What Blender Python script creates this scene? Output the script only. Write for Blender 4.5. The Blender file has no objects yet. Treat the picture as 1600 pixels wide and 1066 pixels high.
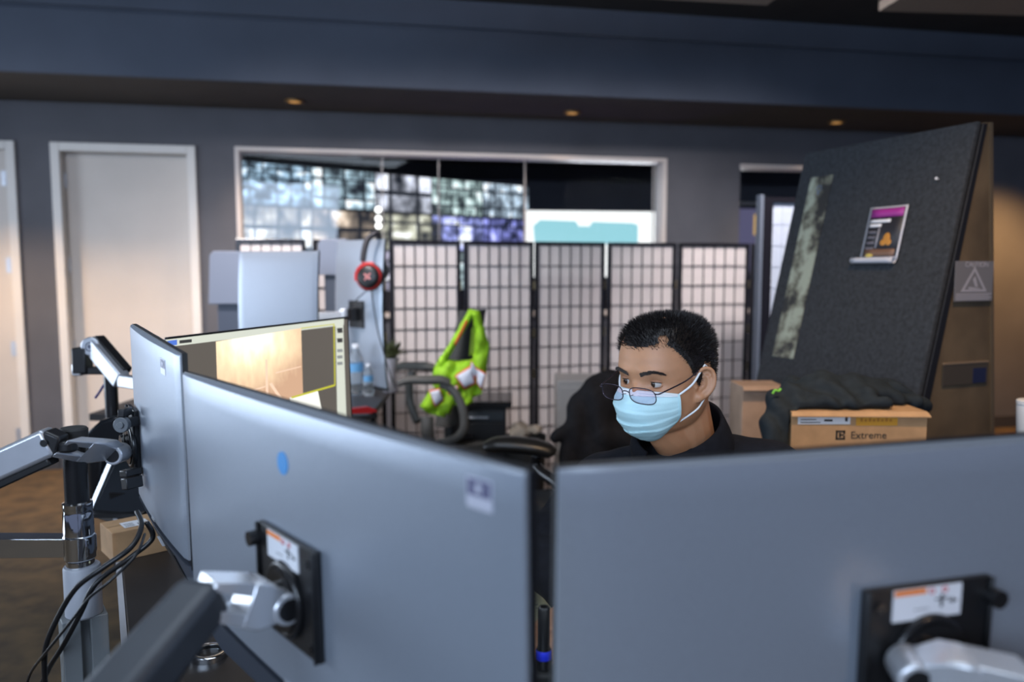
import bpy, bmesh, math, random
from mathutils import Vector, Matrix, Quaternion
from mathutils import noise as mnoise
random.seed(7)
C = bpy.context.scene.collection
SC = bpy.context.scene
V = Vector
PI = math.pi
# ------------------------------------------------------------------ camera, world, lights, exposure
FPX = 1244.0
PITCH = math.radians(5.24)
CZ = 1.40
cam_d = bpy.data.cameras.new('camera'); cam = bpy.data.objects.new('camera', cam_d); C.objects.link(cam)
cam.location = (0, 0, CZ); cam.rotation_euler = (PI/2 - PITCH, 0, 0)
cam_d.sensor_width = 36; cam_d.lens = FPX/1600*36; cam_d.clip_start = .02
cam_d.dof.use_dof = True; cam_d.dof.focus_distance = 1.46; cam_d.dof.aperture_fstop = 2.4
SC.camera = cam
w = bpy.data.worlds.new('world'); SC.world = w; w.use_nodes = True
w.node_tree.nodes['Background'].inputs[0].default_value = (.50, .62, 1, 1)
w.node_tree.nodes['Background'].inputs[1].default_value = .22
SC.view_settings.view_transform = 'Standard'; SC.view_settings.look = 'None'
SC.view_settings.gamma = 1; SC.view_settings.use_curve_mapping = False
SC.view_settings.exposure = 0.0
def area(name, loc, target, sx, sy, power, col):
    d = bpy.data.lights.new(name, 'AREA'); d.shape = 'RECTANGLE'; d.size = sx; d.size_y = sy; d.energy = power; d.color = col
    o = bpy.data.objects.new(name, d); C.objects.link(o); o.location = loc
    o.rotation_euler = (V(target)-V(loc)).to_track_quat('-Z', 'Y').to_euler(); return o
def spot(name, loc, target, power, col, ang=70, blend=.8, r=.06):
    d = bpy.data.lights.new(name, 'SPOT'); d.energy = power; d.color = col; d.spot_size = math.radians(ang); d.spot_blend = blend; d.shadow_soft_size = r
    o = bpy.data.objects.new(name, d); C.objects.link(o); o.location = loc
    o.rotation_euler = (V(target)-V(loc)).to_track_quat('-Z', 'Y').to_euler(); return o
area('unseen_cool_key', (-1.8, -3.2, 2.35), (-.6, 3, 1.1), 4.5, 1.2, 200, (.62, .77, 1))  # added cool key light from behind the camera
area('unseen_side_fill', (-4.6, 2.7, 1.35), (0, 1.9, 1.15), 2.6, 1.7, 100, (.72, .84, 1))  # added side fill for the gradient on the monitor backs
area('overhead_fill', (-0.5, 1.3, 2.98), (-0.4, 1.7, 0), 2.6, 1.6, 42, (.74, .85, 1))  # added overhead fill, no ceiling fixture is visible
for _k, _x in enumerate((-2.7, -1.15, -.3, .55, 1.4)):
    spot('aisle_fill_spot', (_x, 2.7+.16*_k, 2.98), (_x*1.0, 4.7+.16*_k, .85), (85, 330, 400, 400, 330)[_k], (1, .92, .91), 82, .9, .12)  # added unseen spots that brighten the paper screens and doors
spot('warm_downlight_doors', (-3.7, 4.2, 2.85), (-3.3, 5.7, .3), 300, (1, .62, .30), 85)
spot('warm_downlight_corner', (4.3, 5.9, 2.5), (4.1, 6.7, .7), 330, (1, .52, .18), 90)
spot('warm_front_fill', (2.3, -.9, 2.9), (.85, .7, 1.0), 55, (1, .68, .40), 60)  # added unseen spot, warms the near monitor back
spot('warm_box_fill', (0.95, 1.35, 2.9), (1.05, 2.3, .9), 130, (1, .66, .36), 70)  # added unseen spot that brightens the cartons

# ------------------------------------------------------------------ projection helpers (photo pixel -> place in the room)
CP, SP = math.cos(PITCH), math.sin(PITCH)
CAM = V((0, 0, CZ))
def ray(px, py):
    u = (px-800)/FPX; v = (533-py)/FPX
    return V((u, CP+v*SP, -SP+v*CP))
def at(px, py, Y):
    d = ray(px, py); return CAM + d*(Y/d.y)
def atz(px, py, z):
    d = ray(px, py); return CAM + d*((z-CZ)/d.z)
def on_plane(px, py, M):
    """local point of matrix M where the sight line meets its y=0 plane"""
    Mi = M.inverted(); o = Mi @ CAM; d = Mi.to_3x3() @ ray(px, py)
    return o - d*(o.y/d.y)

# ------------------------------------------------------------------ materials
MATS = {}
def mat(name, col, rough=.5, metal=0.0, noise=0.0, nscale=60, bump=0.0, spec=.5, emit=None, estr=0, coat=0, col2=None, sheen=0):
    if name in MATS: return MATS[name]
    m = bpy.data.materials.new(name); m.use_nodes = True; MATS[name] = m
    nt = m.node_tree; b = nt.nodes['Principled BSDF']
    b.inputs['Base Color'].default_value = (*col, 1); b.inputs['Roughness'].default_value = rough
    b.inputs['Metallic'].default_value = metal; b.inputs['Specular IOR Level'].default_value = spec
    if coat: b.inputs['Coat Weight'].default_value = coat
    if sheen: b.inputs['Sheen Weight'].default_value = sheen
    if emit: b.inputs['Emission Color'].default_value = (*emit, 1); b.inputs['Emission Strength'].default_value = estr
    if noise or bump:
        tc = nt.nodes.new('ShaderNodeTexCoord'); n = nt.nodes.new('ShaderNodeTexNoise'); n.inputs['Scale'].default_value = nscale; n.inputs['Detail'].default_value = 4
        nt.links.new(tc.outputs['Object'], n.inputs['Vector'])
        if noise:
            r = nt.nodes.new('ShaderNodeValToRGB'); c2 = col2 or [c*(1-noise) for c in col]
            r.color_ramp.elements[0].color = (*c2, 1); r.color_ramp.elements[0].position = .3
            r.color_ramp.elements[1].color = (*[min(1, c*(1+noise*.5)) for c in col], 1); r.color_ramp.elements[1].position = .7
            nt.links.new(n.outputs['Fac'], r.inputs[0]); nt.links.new(r.outputs[0], b.inputs['Base Color'])
        if bump:
            bp = nt.nodes.new('ShaderNodeBump'); bp.inputs['Strength'].default_value = bump; bp.inputs['Distance'].default_value = .004
            nt.links.new(n.outputs['Fac'], bp.inputs['Height']); nt.links.new(bp.outputs[0], b.inputs['Normal'])
    return m
def emit(name, col, s, base=(.01, .01, .01)):
    return mat(name, base, .35, emit=col, estr=s)
wall_m = mat('wall_paint', (.088, .090, .105), .75, noise=.12, nscale=3, bump=.05)
fascia_m = mat('fascia_paint', (.060, .074, .105), .8, noise=.1, nscale=3)
ceil_m = mat('ceiling_dark', (.018, .018, .020), .9, noise=.2, nscale=4)
soff_m = mat('soffit_paint', (.045, .038, .032), .8, noise=.15, nscale=4)
carpet_m = mat('carpet', (.070, .042, .016), .95, noise=.55, nscale=9, bump=.6)
white_m = mat('white_paint', (.62, .60, .57), .45, noise=.05, nscale=4)
door_m = mat('door_paint', (.52, .48, .44), .5, noise=.06, nscale=3)
black_m = mat('black_plastic', (.010, .010, .011), .38, noise=.2, nscale=40)
satin_m = mat('black_satin', (.012, .012, .013), .25)
blackrub_m = mat('black_rubber', (.012, .012, .012), .7, bump=.1)
shell_m = mat('silver_grey_shell', (.325, .365, .425), .36, metal=.45, noise=.05, nscale=400, bump=.06)
bezel_m = mat('bezel_black', (.008, .009, .012), .35)
alum_m = mat('polished_aluminium', (.74, .75, .78), .26, metal=.62, noise=.06, nscale=30)
brushed_m = mat('brushed_aluminium', (.52, .54, .58), .36, metal=.7, noise=.08, nscale=20)
chrome_m = mat('chrome', (.80, .81, .83), .08, metal=1)
greyplastic_m = mat('grey_plastic', (.36, .37, .40), .5, noise=.05, nscale=30)
armdark_m = mat('dark_arm_cover', (.030, .036, .045), .42, noise=.1, nscale=30)
desk_m = mat('desk_black', (.014, .012, .012), .45, noise=.25, nscale=25)
card_m = mat('cardboard', (.45, .27, .135), .8, noise=.18, nscale=18, bump=.1)
label_m = mat('label_white', (.72, .73, .76), .5)
dark_print = mat('dark_print', (.02, .02, .022), .6)
orange_m = mat('orange_print', (.85, .22, .02), .5)
red_m = mat('red_plastic', (.55, .02, .02), .4)
blue_m = mat('blue_band', (.02, .04, .75), .45)
# ------------------------------------------------------------------ mesh helpers
class MB:
    def __init__(s): s.bm = bmesh.new()
    def _new(s, verts, faces, mi=0):
        vs = [s.bm.verts.new(v) for v in verts]; out = []
        for f in faces:
            try: fc = s.bm.faces.new([vs[i] for i in f]); fc.material_index = mi; out.append(fc)
            except ValueError: pass
        return vs, out
    def box(s, lo, hi, mi=0, M=None):
        (a, b, c), (d, e, f) = lo, hi
        p = [V(q) for q in ((a,b,c),(d,b,c),(d,e,c),(a,e,c),(a,b,f),(d,b,f),(d,e,f),(a,e,f))]
        if M is not None: p = [M @ q for q in p]
        s._new(p, [(0,3,2,1),(4,5,6,7),(0,1,5,4),(1,2,6,5),(2,3,7,6),(3,0,4,7)], mi); return s
    def bar(s, p0, p1, w, h, up=(0,0,1), mi=0, w1=None, h1=None):
        p0, p1 = V(p0), V(p1); d = (p1-p0).normalized(); r = d.cross(V(up)).normalized(); u = r.cross(d)
        w1 = w if w1 is None else w1; h1 = h if h1 is None else h1
        v = [p0-r*w/2-u*h/2, p0+r*w/2-u*h/2, p0+r*w/2+u*h/2, p0-r*w/2+u*h/2, p1-r*w1/2-u*h1/2, p1+r*w1/2-u*h1/2, p1+r*w1/2+u*h1/2, p1-r*w1/2+u*h1/2]
        s._new(v, [(0,3,2,1),(4,5,6,7),(0,1,5,4),(1,2,6,5),(2,3,7,6),(3,0,4,7)], mi); return s
    def cyl(s, p0, p1, r0, r1=None, n=24, mi=0, cap=True):
        p0, p1 = V(p0), V(p1); r1 = r0 if r1 is None else r1
        q = (p1-p0).to_track_quat('Z', 'Y'); vs = []
        for p, r in ((p0, r0), (p1, r1)):
            for i in range(n):
                a = 2*PI*i/n; vs.append(p + q @ V((r*math.cos(a), r*math.sin(a), 0)))
        fs = [(i, (i+1) % n, n+(i+1) % n, n+i) for i in range(n)]
        if cap: fs += [tuple(range(n-1, -1, -1)), tuple(range(n, 2*n))]
        s._new(vs, fs, mi); return s
    def ring(s, c, ax, r, t, n=32, m=10, mi=0):
        q = V(ax).to_track_quat('Z', 'Y'); c = V(c); vs = []; fs = []
        for i in range(n):
            a = 2*PI*i/n
            for j in range(m):
                b = 2*PI*j/m; rr = r+t*math.cos(b); vs.append(c + q @ V((rr*math.cos(a), rr*math.sin(a), t*math.sin(b))))
        for i in range(n):
            for j in range(m): fs.append((i*m+j, ((i+1) % n)*m+j, ((i+1) % n)*m+(j+1) % m, i*m+(j+1) % m))
        s._new(vs, fs, mi); return s
    def lathe(s, prof, c=(0,0,0), ax=(0,0,1), n=32, mi=0, cap=True):
        q = V(ax).to_track_quat('Z', 'Y'); c = V(c); vs = []; fs = []
        for r, z in prof:
            for i in range(n):
                a = 2*PI*i/n; vs.append(c + q @ V((r*math.cos(a), r*math.sin(a), z)))
        for k in range(len(prof)-1):
            for i in range(n): fs.append((k*n+i, k*n+(i+1) % n, (k+1)*n+(i+1) % n, (k+1)*n+i))
        if cap: fs += [tuple(range(n-1, -1, -1)), tuple(range((len(prof)-1)*n, len(prof)*n))]
        s._new(vs, fs, mi); return s
    def tube(s, pts, r, n=10, mi=0, sub=6, flat=None):
        pts = [V(p) for p in pts]
        if sub and len(pts) > 2: pts = spline(pts, sub)
        rs = r if isinstance(r, (list, tuple)) else None
        vs = []; fs = []; up = None
        for k, p in enumerate(pts):
            d = (pts[min(k+1, len(pts)-1)]-pts[max(k-1, 0)]).normalized()
            if up is None: up = d.orthogonal().normalized() if flat is None else V(flat)
            a = d.cross(up).normalized(); up = a.cross(d).normalized()
            if rs: t = k/(len(pts)-1)*(len(rs)-1); i0 = min(int(t), len(rs)-2); rr = rs[i0]*(1-(t-i0))+rs[i0+1]*(t-i0)
            else: rr = r
            for i in range(n):
                an = 2*PI*i/n
                kx = 1 if flat is None else 1
                vs.append(p + a*rr*math.cos(an)*kx + up*rr*math.sin(an)*(1 if flat is None else .55))
        for k in range(len(pts)-1):
            for i in range(n): fs.append((k*n+i, k*n+(i+1) % n, (k+1)*n+(i+1) % n, (k+1)*n+i))
        fs += [tuple(range(n-1, -1, -1)), tuple(range((len(pts)-1)*n, len(pts)*n))]
        s._new(vs, fs, mi); return s
    def hull(s, pts, mi=0):
        b = bmesh.new(); [b.verts.new(p) for p in pts]; bmesh.ops.convex_hull(b, input=b.verts[:])
        b.verts.ensure_lookup_table(); keep = [v for v in b.verts if v.link_faces]; ix = {v: i for i, v in enumerate(keep)}
        s._new([v.co.copy() for v in keep], [[ix[v] for v in f.verts] for f in b.faces], mi); b.free(); return s
    def ball(s, c, r, M=None, mi=0, n=20, m=12):
        c = V(c); r = V((r, r, r)) if isinstance(r, (int, float)) else V(r); vs = []; fs = []
        for j in range(m+1):
            t = PI*j/m
            for i in range(n):
                a = 2*PI*i/n; p = V((r.x*math.sin(t)*math.cos(a), r.y*math.sin(t)*math.sin(a), r.z*math.cos(t)))
                vs.append(c + (M @ p if M is not None else p))
        for j in range(m):
            for i in range(n): fs.append((j*n+i, j*n+(i+1) % n, (j+1)*n+(i+1) % n, (j+1)*n+i))
        s._new(vs, fs, mi); return s
    def grid(s, rows, mi=0, close=False):
        n = len(rows[0]); vs = [p for r in rows for p in r]; fs = []
        for j in range(len(rows)-1):
            for i in range(n if close else n-1): fs.append((j*n+i, j*n+(i+1) % n, (j+1)*n+(i+1) % n, (j+1)*n+i))
        s._new(vs, fs, mi); return s
    def slab(s, lo, hi, mi=0):
        """closed slab from two equal point grids"""
        n = len(lo[0]); m = len(lo); A = [p for r in lo for p in r]; k = len(A); B = [p for r in hi for p in r]; fs = []
        for j in range(m-1):
            for i in range(n-1):
                q = (j*n+i, j*n+i+1, (j+1)*n+i+1, (j+1)*n+i); fs.append(q); fs.append(tuple(x+k for x in reversed(q)))
        rim = [i for i in range(n)] + [j*n+n-1 for j in range(1, m)] + [(m-1)*n+i for i in range(n-2, -1, -1)] + [j*n for j in range(m-2, 0, -1)]
        for a, b in zip(rim, rim[1:]+rim[:1]): fs.append((b, a, a+k, b+k))
        s._new(A+B, fs, mi); return s
    def prism(s, outline, d, mi=0):
        """outline: 3-D points in a plane, pushed along d"""
        o = [V(p) for p in outline]; n = len(o); d = V(d)
        s._new(o+[p+d for p in o], [tuple(range(n-1, -1, -1)), tuple(range(n, 2*n))]+[(i, (i+1) % n, n+(i+1) % n, n+i) for i in range(n)], mi); return s
    def flip(s): s.bm.transform(Matrix.Diagonal((1, -1, 1, 1))); return s
    def merge(s, d=1e-5): bmesh.ops.remove_doubles(s.bm, verts=s.bm.verts[:], dist=d); return s
    def build(s, name, m, parent=None, smooth=35, bevel=0, seg=2, world=False, sub=0, local=None):
        bmesh.ops.recalc_face_normals(s.bm, faces=s.bm.faces[:])
        if world and parent is not None: s.bm.transform(BASE[parent.name].inverted())
        me = bpy.data.meshes.new(name); s.bm.to_mesh(me); s.bm.free()
        for x in (m if isinstance(m, (list, tuple)) else [m]): me.materials.append(x)
        o = bpy.data.objects.new(name, me); C.objects.link(o)
        if parent is not None: o.parent = parent
        if smooth:
            for p in me.polygons: p.use_smooth = True
            if smooth < 180: me.set_sharp_from_angle(angle=math.radians(smooth))
        if bevel:
            b = o.modifiers.new('bevel', 'BEVEL'); b.width = bevel; b.segments = seg; b.limit_method = 'ANGLE'; b.angle_limit = math.radians(40)
        if sub:
            b = o.modifiers.new('subdivision', 'SUBSURF'); b.levels = sub; b.render_levels = sub
        return o
def spline(pts, sub):
    out = []; P = [pts[0]]+pts+[pts[-1]]
    for i in range(1, len(P)-2):
        a, b, c, d = P[i-1:i+3]
        for k in range(sub):
            t = k/sub; out.append(.5*((2*b)+(c-a)*t+(2*a-5*b+4*c-d)*t*t+(3*b-a-3*c+d)*t*t*t))
    out.append(pts[-1]); return out
def tag(o, label=None, cat=None, group=None, kind=None):
    if label: o['label'] = label
    if cat: o['category'] = cat
    if group: o['group'] = group
    if kind: o['kind'] = kind
    return o
BASE = {}
def name_of(o): return o.name
def thing(name, loc, label, cat, group=None, rz=0, M=None):
    o = bpy.data.objects.new(name, None); C.objects.link(o)
    BASE[name_of(o)] = (M if M is not None else Matrix.Translation(V(loc)) @ Matrix.Rotation(rz, 4, 'Z')).copy()
    o.matrix_basis = BASE[o.name]
    o.empty_display_size = .05
    return tag(o, label, cat, group)
def struct(name, mb, m, parent=None, **k):
    o = mb.build(name, m, parent, **k)
    if parent is None: o['kind'] = 'structure'
    return o
def text_mesh(s, size, M, mb, mi=0, depth=.0004):
    cu = bpy.data.curves.new('txt', 'FONT'); cu.body = s; cu.size = size; cu.align_x = 'CENTER'; cu.align_y = 'CENTER'; cu.extrude = depth
    ob = bpy.data.objects.new('txt', cu); C.objects.link(ob)
    dg = bpy.context.evaluated_depsgraph_get(); me = bpy.data.meshes.new_from_object(ob.evaluated_get(dg)); me.transform(M)
    n0 = len(mb.bm.faces); mb.bm.from_mesh(me); mb.bm.faces.ensure_lookup_table()
    for f in mb.bm.faces[n0:]: f.material_index = mi
    bpy.data.objects.remove(ob); bpy.data.curves.remove(cu); bpy.data.meshes.remove(me)
def copy_tree(o, parent=None):
    c = o.copy(); C.objects.link(c)
    if parent is not None: c.parent = parent
    for ch in list(o.children): copy_tree(ch, c)
    return c
def vox(mb, size, smooth_it=6, fac=.5):
    """melt a union of solids into one continuous surface"""
    me = bpy.data.meshes.new('t'); bmesh.ops.recalc_face_normals(mb.bm, faces=mb.bm.faces[:]); mb.bm.to_mesh(me); mb.bm.free()
    ob = bpy.data.objects.new('t', me); C.objects.link(ob)
    r = ob.modifiers.new('r', 'REMESH'); r.mode = 'VOXEL'; r.voxel_size = size
    sm = ob.modifiers.new('s', 'SMOOTH'); sm.iterations = smooth_it; sm.factor = fac
    dg = bpy.context.evaluated_depsgraph_get(); me2 = bpy.data.meshes.new_from_object(ob.evaluated_get(dg))
    bpy.data.objects.remove(ob); bpy.data.meshes.remove(me)
    out = MB(); out.bm.from_mesh(me2); bpy.data.meshes.remove(me2); return out
#@@SETTING
# ------------------------------------------------------------------ the setting: back wall with doors and windows
WL = atz(0, 737, 0.0)
HS = at(0, 155, WL.y).z
WR = at(1600, 215, WL.y); _k = (HS-CZ)/(WR.z-CZ); WR = CAM+(WR-CAM)*_k; WR.z = 0
UW = (WR-WL).normalized(); NW = V((-UW.y, UW.x, 0))         # NW points away from the camera, into the next room
WANG = math.atan2(UW.y, UW.x)
MW = Matrix.Translation(WL) @ Matrix.Rotation(WANG, 4, 'Z')  # wall frame: x along, y into the next room, z up
def wl(px, py, d=0.0):
    p = on_plane(px, py, MW @ Matrix.Translation((0, d, 0))); return p.x, p.z
u_d1 = wl(22, 400)[0]; u_d2a, u_d2b = wl(84, 300)[0], wl(307, 300)[0]
z_d = wl(200, 236)[1]
u_w1a, u_w1b = wl(370, 300)[0], wl(1040, 300)[0]; z_w1t = (wl(372, 231)[1]+wl(1040, 249)[1])/2; z_w1b = wl(700, 488)[1]
u_w2a = wl(1156, 300)[0]; u_w2b = u_w2a+1.2; z_w2t = wl(1156, 258)[1]
UMIN, UMAX, ZC = -2.4, wl(1600, 300)[0]+2.6, 3.06
openings = [(u_d1-.95, u_d1+.03, 0, z_d), (u_d2a, u_d2b, 0, z_d), (u_w1a, u_w1b, z_w1b, z_w1t), (u_w2a, u_w2b, z_w1b, z_w2t)]
us = sorted(set([UMIN, UMAX]+[o[0] for o in openings]+[o[1] for o in openings])); zs = sorted(set([0, ZC]+[o[2] for o in openings]+[o[3] for o in openings]))
mb = MB()
for a, b in zip(us, us[1:]):
    for c, d in zip(zs, zs[1:]):
        if any(o[0] <= (a+b)/2 <= o[1] and o[2] <= (c+d)/2 <= o[3] for o in openings): continue
        mb.box((a, 0, c), (b, .14, d))
mb.merge(); mb.bm.transform(MW); struct('wall_back', mb, wall_m, smooth=0)
SD, = [ (NW.dot(at(800, 147, 5)*0+ (CAM+(at(800, 147, 5)-CAM)*((HS-CZ)/(at(800, 147, 5).z-CZ)))-WL)) ]   # soffit front edge: distance from the wall (negative)
mb = MB(); mb.box((UMIN, SD, HS), (UMAX, -.002, HS+.03)); mb.bm.transform(MW); struct('trim_1', mb, soff_m, smooth=0)
mb = MB(); mb.box((UMIN, SD-.03, HS+.002), (UMAX, SD, HS+.36)); mb.box((UMIN, SD-.042, HS+.385), (UMAX, SD, ZC)); mb.box((UMIN, SD-.012, HS+.355), (UMAX, SD, HS+.39)); mb.bm.transform(MW); struct('wall_bulkhead', mb, fascia_m, smooth=0)
mb = MB(); mb.box((UMIN-2, -9, ZC), (UMAX+2, 5.5, ZC+.1)); mb.bm.transform(MW); struct('ceiling', mb, ceil_m, smooth=0)
mb = MB(); mb.box((UMIN-2, -9, -.1), (UMAX+2, 5.5, 0)); mb.bm.transform(MW); struct('floor', mb, carpet_m, smooth=0)
mb = MB()
for a, b in ((UMIN, u_d1-.99), (u_d1+.08, u_d2a-.045), (u_d2b+.045, UMAX)): mb.box((a, -.015, 0), (b, -.001, .10))
mb.bm.transform(MW); struct('baseboard_back', mb, mat('baseboard_dark', (.03, .03, .033), .6), smooth=0)
# doors
def door(n, a, b, z, rec, hinge):
    fr = MB(); t = .045
    fr.box((a-t, -.025, 0), (a+.012, .13, z+t)); fr.box((b-.012, -.025, 0), (b+t, .13, z+t)); fr.box((a+.012, -.025, z-.012), (b-.012, .13, z+t))
    fr.bm.transform(MW); fo = struct('door_%d' % n, fr, white_m, smooth=0, bevel=.004)
    l = MB(); l.box((a+.015, rec, .008), (b-.015, rec+.04, z-.016)); l.bm.transform(MW); l.build('door_leaf', door_m, fo, smooth=0, bevel=.002)
    h = b-.015 if hinge > 0 else a+.015
    for zz in (.25, .85, 1.42, 2.0):
        m = MB(); m.cyl((h, rec-.006, zz-.05), (h, rec-.006, zz+.05), .008); m.box((h-.035, rec-.003, zz-.05), (h+.002, rec, zz+.05)); m.bm.transform(MW); m.build('hinge', brushed_m, fo)
    if n == 2: return
    k = MB(); kx = a+.09 if hinge > 0 else b-.09
    k.cyl((kx, rec, 1.0), (kx, rec-.05, 1.0), .012); k.cyl((kx, rec-.05, 1.0), (kx+.11*hinge, rec-.05, 1.0), .009); k.cyl((kx, rec, 1.0), (kx, rec-.006, 1.0), .026)
    k.bm.transform(MW); k.build('door_handle', brushed_m, fo)
door(1, u_d1-.95, u_d1, z_d, 0.0, 1)
door(2, u_d2a+.04, u_d2b-.04, z_d, .075, -1)
def facing_mix(nt, base=.03, k=.45):
    lw = nt.nodes.new('ShaderNodeLayerWeight'); lw.inputs['Blend'].default_value = .5; p = nt.nodes.new('ShaderNodeMath'); p.operation = 'POWER'; p.inputs[1].default_value = 4
    a = nt.nodes.new('ShaderNodeMath'); a.operation = 'MULTIPLY_ADD'; a.inputs[1].default_value = k; a.inputs[2].default_value = base
    nt.links.new(lw.outputs['Facing'], p.inputs[0]); nt.links.new(p.outputs[0], a.inputs[0]); return a.outputs[0]
# windows: frame, sill, panes
glass_m = bpy.data.materials.new('window_glass'); glass_m.use_nodes = True
nt = glass_m.node_tree; nt.nodes.clear(); out = nt.nodes.new('ShaderNodeOutputMaterial'); mix = nt.nodes.new('ShaderNodeMixShader'); tr = nt.nodes.new('ShaderNodeBsdfTransparent'); gl = nt.nodes.new('ShaderNodeBsdfGlossy'); fr = facing_mix(nt)
gl.inputs['Roughness'].default_value = .02; tr.inputs[0].default_value = (.93, .95, .96, 1)
nt.links.new(fr, mix.inputs[0]); nt.links.new(tr.outputs[0], mix.inputs[1]); nt.links.new(gl.outputs[0], mix.inputs[2]); nt.links.new(mix.outputs[0], out.inputs[0])
frame_m = mat('window_trim', (.55, .50, .47), .45)
def window(n, a, b, c, d, joints):
    m = MB(); t = .05
    m.box((a-.006, -.012, d-.022), (b+.006, .16, d+.008)); (m.box((a-.006, -.012, c), (a+.022, .16, d-.022)) if n == 1 else None); m.box((b-.022, -.012, c), (b+.006, .16, d-.022)); m.box((a-.02, -.06, c-.035), (b+.02, .16, c))
    m.bm.transform(MW); f = struct('window_%d' % n, m, frame_m, smooth=0, bevel=.003)
    xs = [a+.022]+joints+[b-.022]
    for p, q in zip(xs, xs[1:]):
        g = MB(); g.box((p+.003, .07, c+.001), (q-.003, .08, d-.023)); g.bm.transform(MW); g.build('pane', glass_m, f, smooth=0)
    for x in joints:
        g = MB(); g.box((x-.004, .066, c+.001), (x+.004, .084, d-.023)); g.bm.transform(MW); g.build('joint_strip', mat('joint_clear', (.30, .28, .27), .3), f, smooth=0)
window(1, u_w1a, u_w1b, z_w1b, z_w1t, [wl(598, 300)[0], wl(687, 300)[0], wl(823, 300)[0], wl(1026, 300)[0]])
window(2, u_w2a, u_w2b, z_w1b, z_w2t, [u_w2a+.6])
# room beyond
mb = MB(); mb.box((UMIN, 4.6, 0), (UMAX, 4.7, ZC)); mb.bm.transform(MW); struct('wall_far', mb, mat('far_wall_paint', (.075, .08, .10), .8, noise=.2, nscale=2), smooth=0)
mb = MB(); mb.box((UMIN, .145, 2.75), (UMAX, 4.58, 2.85)); mb.bm.transform(MW); struct('ceiling_far', mb, mat('far_ceiling_dark', (.05, .045, .042), .95, spec=.1), smooth=0)
# downlights in the soffit
for k, (px, py) in enumerate(((460, 157), (894, 175), (1307, 190))):
    d = ray(px, py); p = CAM+d*((HS-CZ)/d.z)
    lab = ['dim amber recessed downlight above the video wall window', 'dim amber recessed downlight above the white screen end of window', 'dim amber recessed downlight above the leaning felt booth'][k]
    t = thing('downlight', (p.x, p.y, HS-.012), lab, 'downlight', 'soffit downlights')
    m = MB(); m.lathe([(.040, .0), (.062, 0), (.062, .011), (.040, .011)], n=28, cap=False); m.build('trim_ring', mat('bronze_ring', (.30, .17, .06), .4, metal=.6), t)
    m = MB(); m.cyl((0, 0, .004), (0, 0, .011), .046); m.build('lens', emit('amber_lens', (1, .50, .14), .55, (.3, .2, .1)), t)
    spot('downlight_beam', (p.x, p.y, HS-.03), (p.x, p.y+.05, 0), 110, (1, .74, .55), 110, .9, .05)
# acoustic clouds under the ceiling
for k, (a, b) in enumerate((((1000, -6), (1198, 9)), ((1372, 14), (1700, 28)))):
    zc = 2.66; p = atz(a[0], a[1]+4, zc); q = atz(b[0], b[1], zc)
    dx = (q-p).normalized(); nn = V((-dx.y, dx.x, 0))
    if k == 0: p = p-dx*1.2
    m = MB(); m.prism([p-nn*1.2, q-nn*1.2, q, p], (0, 0, .05))
    lab = ['pale hanging acoustic ceiling board over the window', 'tan hanging acoustic ceiling board with blue corner at the wall side'][k]
    o = thing('ceiling_board', p, lab, 'acoustic panel', 'hanging ceiling boards')
    m.build('board', mat('ceiling_board_face', (.24, .20, .17), .8, noise=.1), o, world=True, smooth=0, bevel=.005)
    for s in (.2, .8):
        for v in (.2, 1.0):
            c = p.lerp(q, s)-nn*v; m = MB(); m.cyl((c.x, c.y, zc+.04), (c.x, c.y, ZC), .004, n=8); m.build('hanger_rod', brushed_m, o, world=True)
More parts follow.
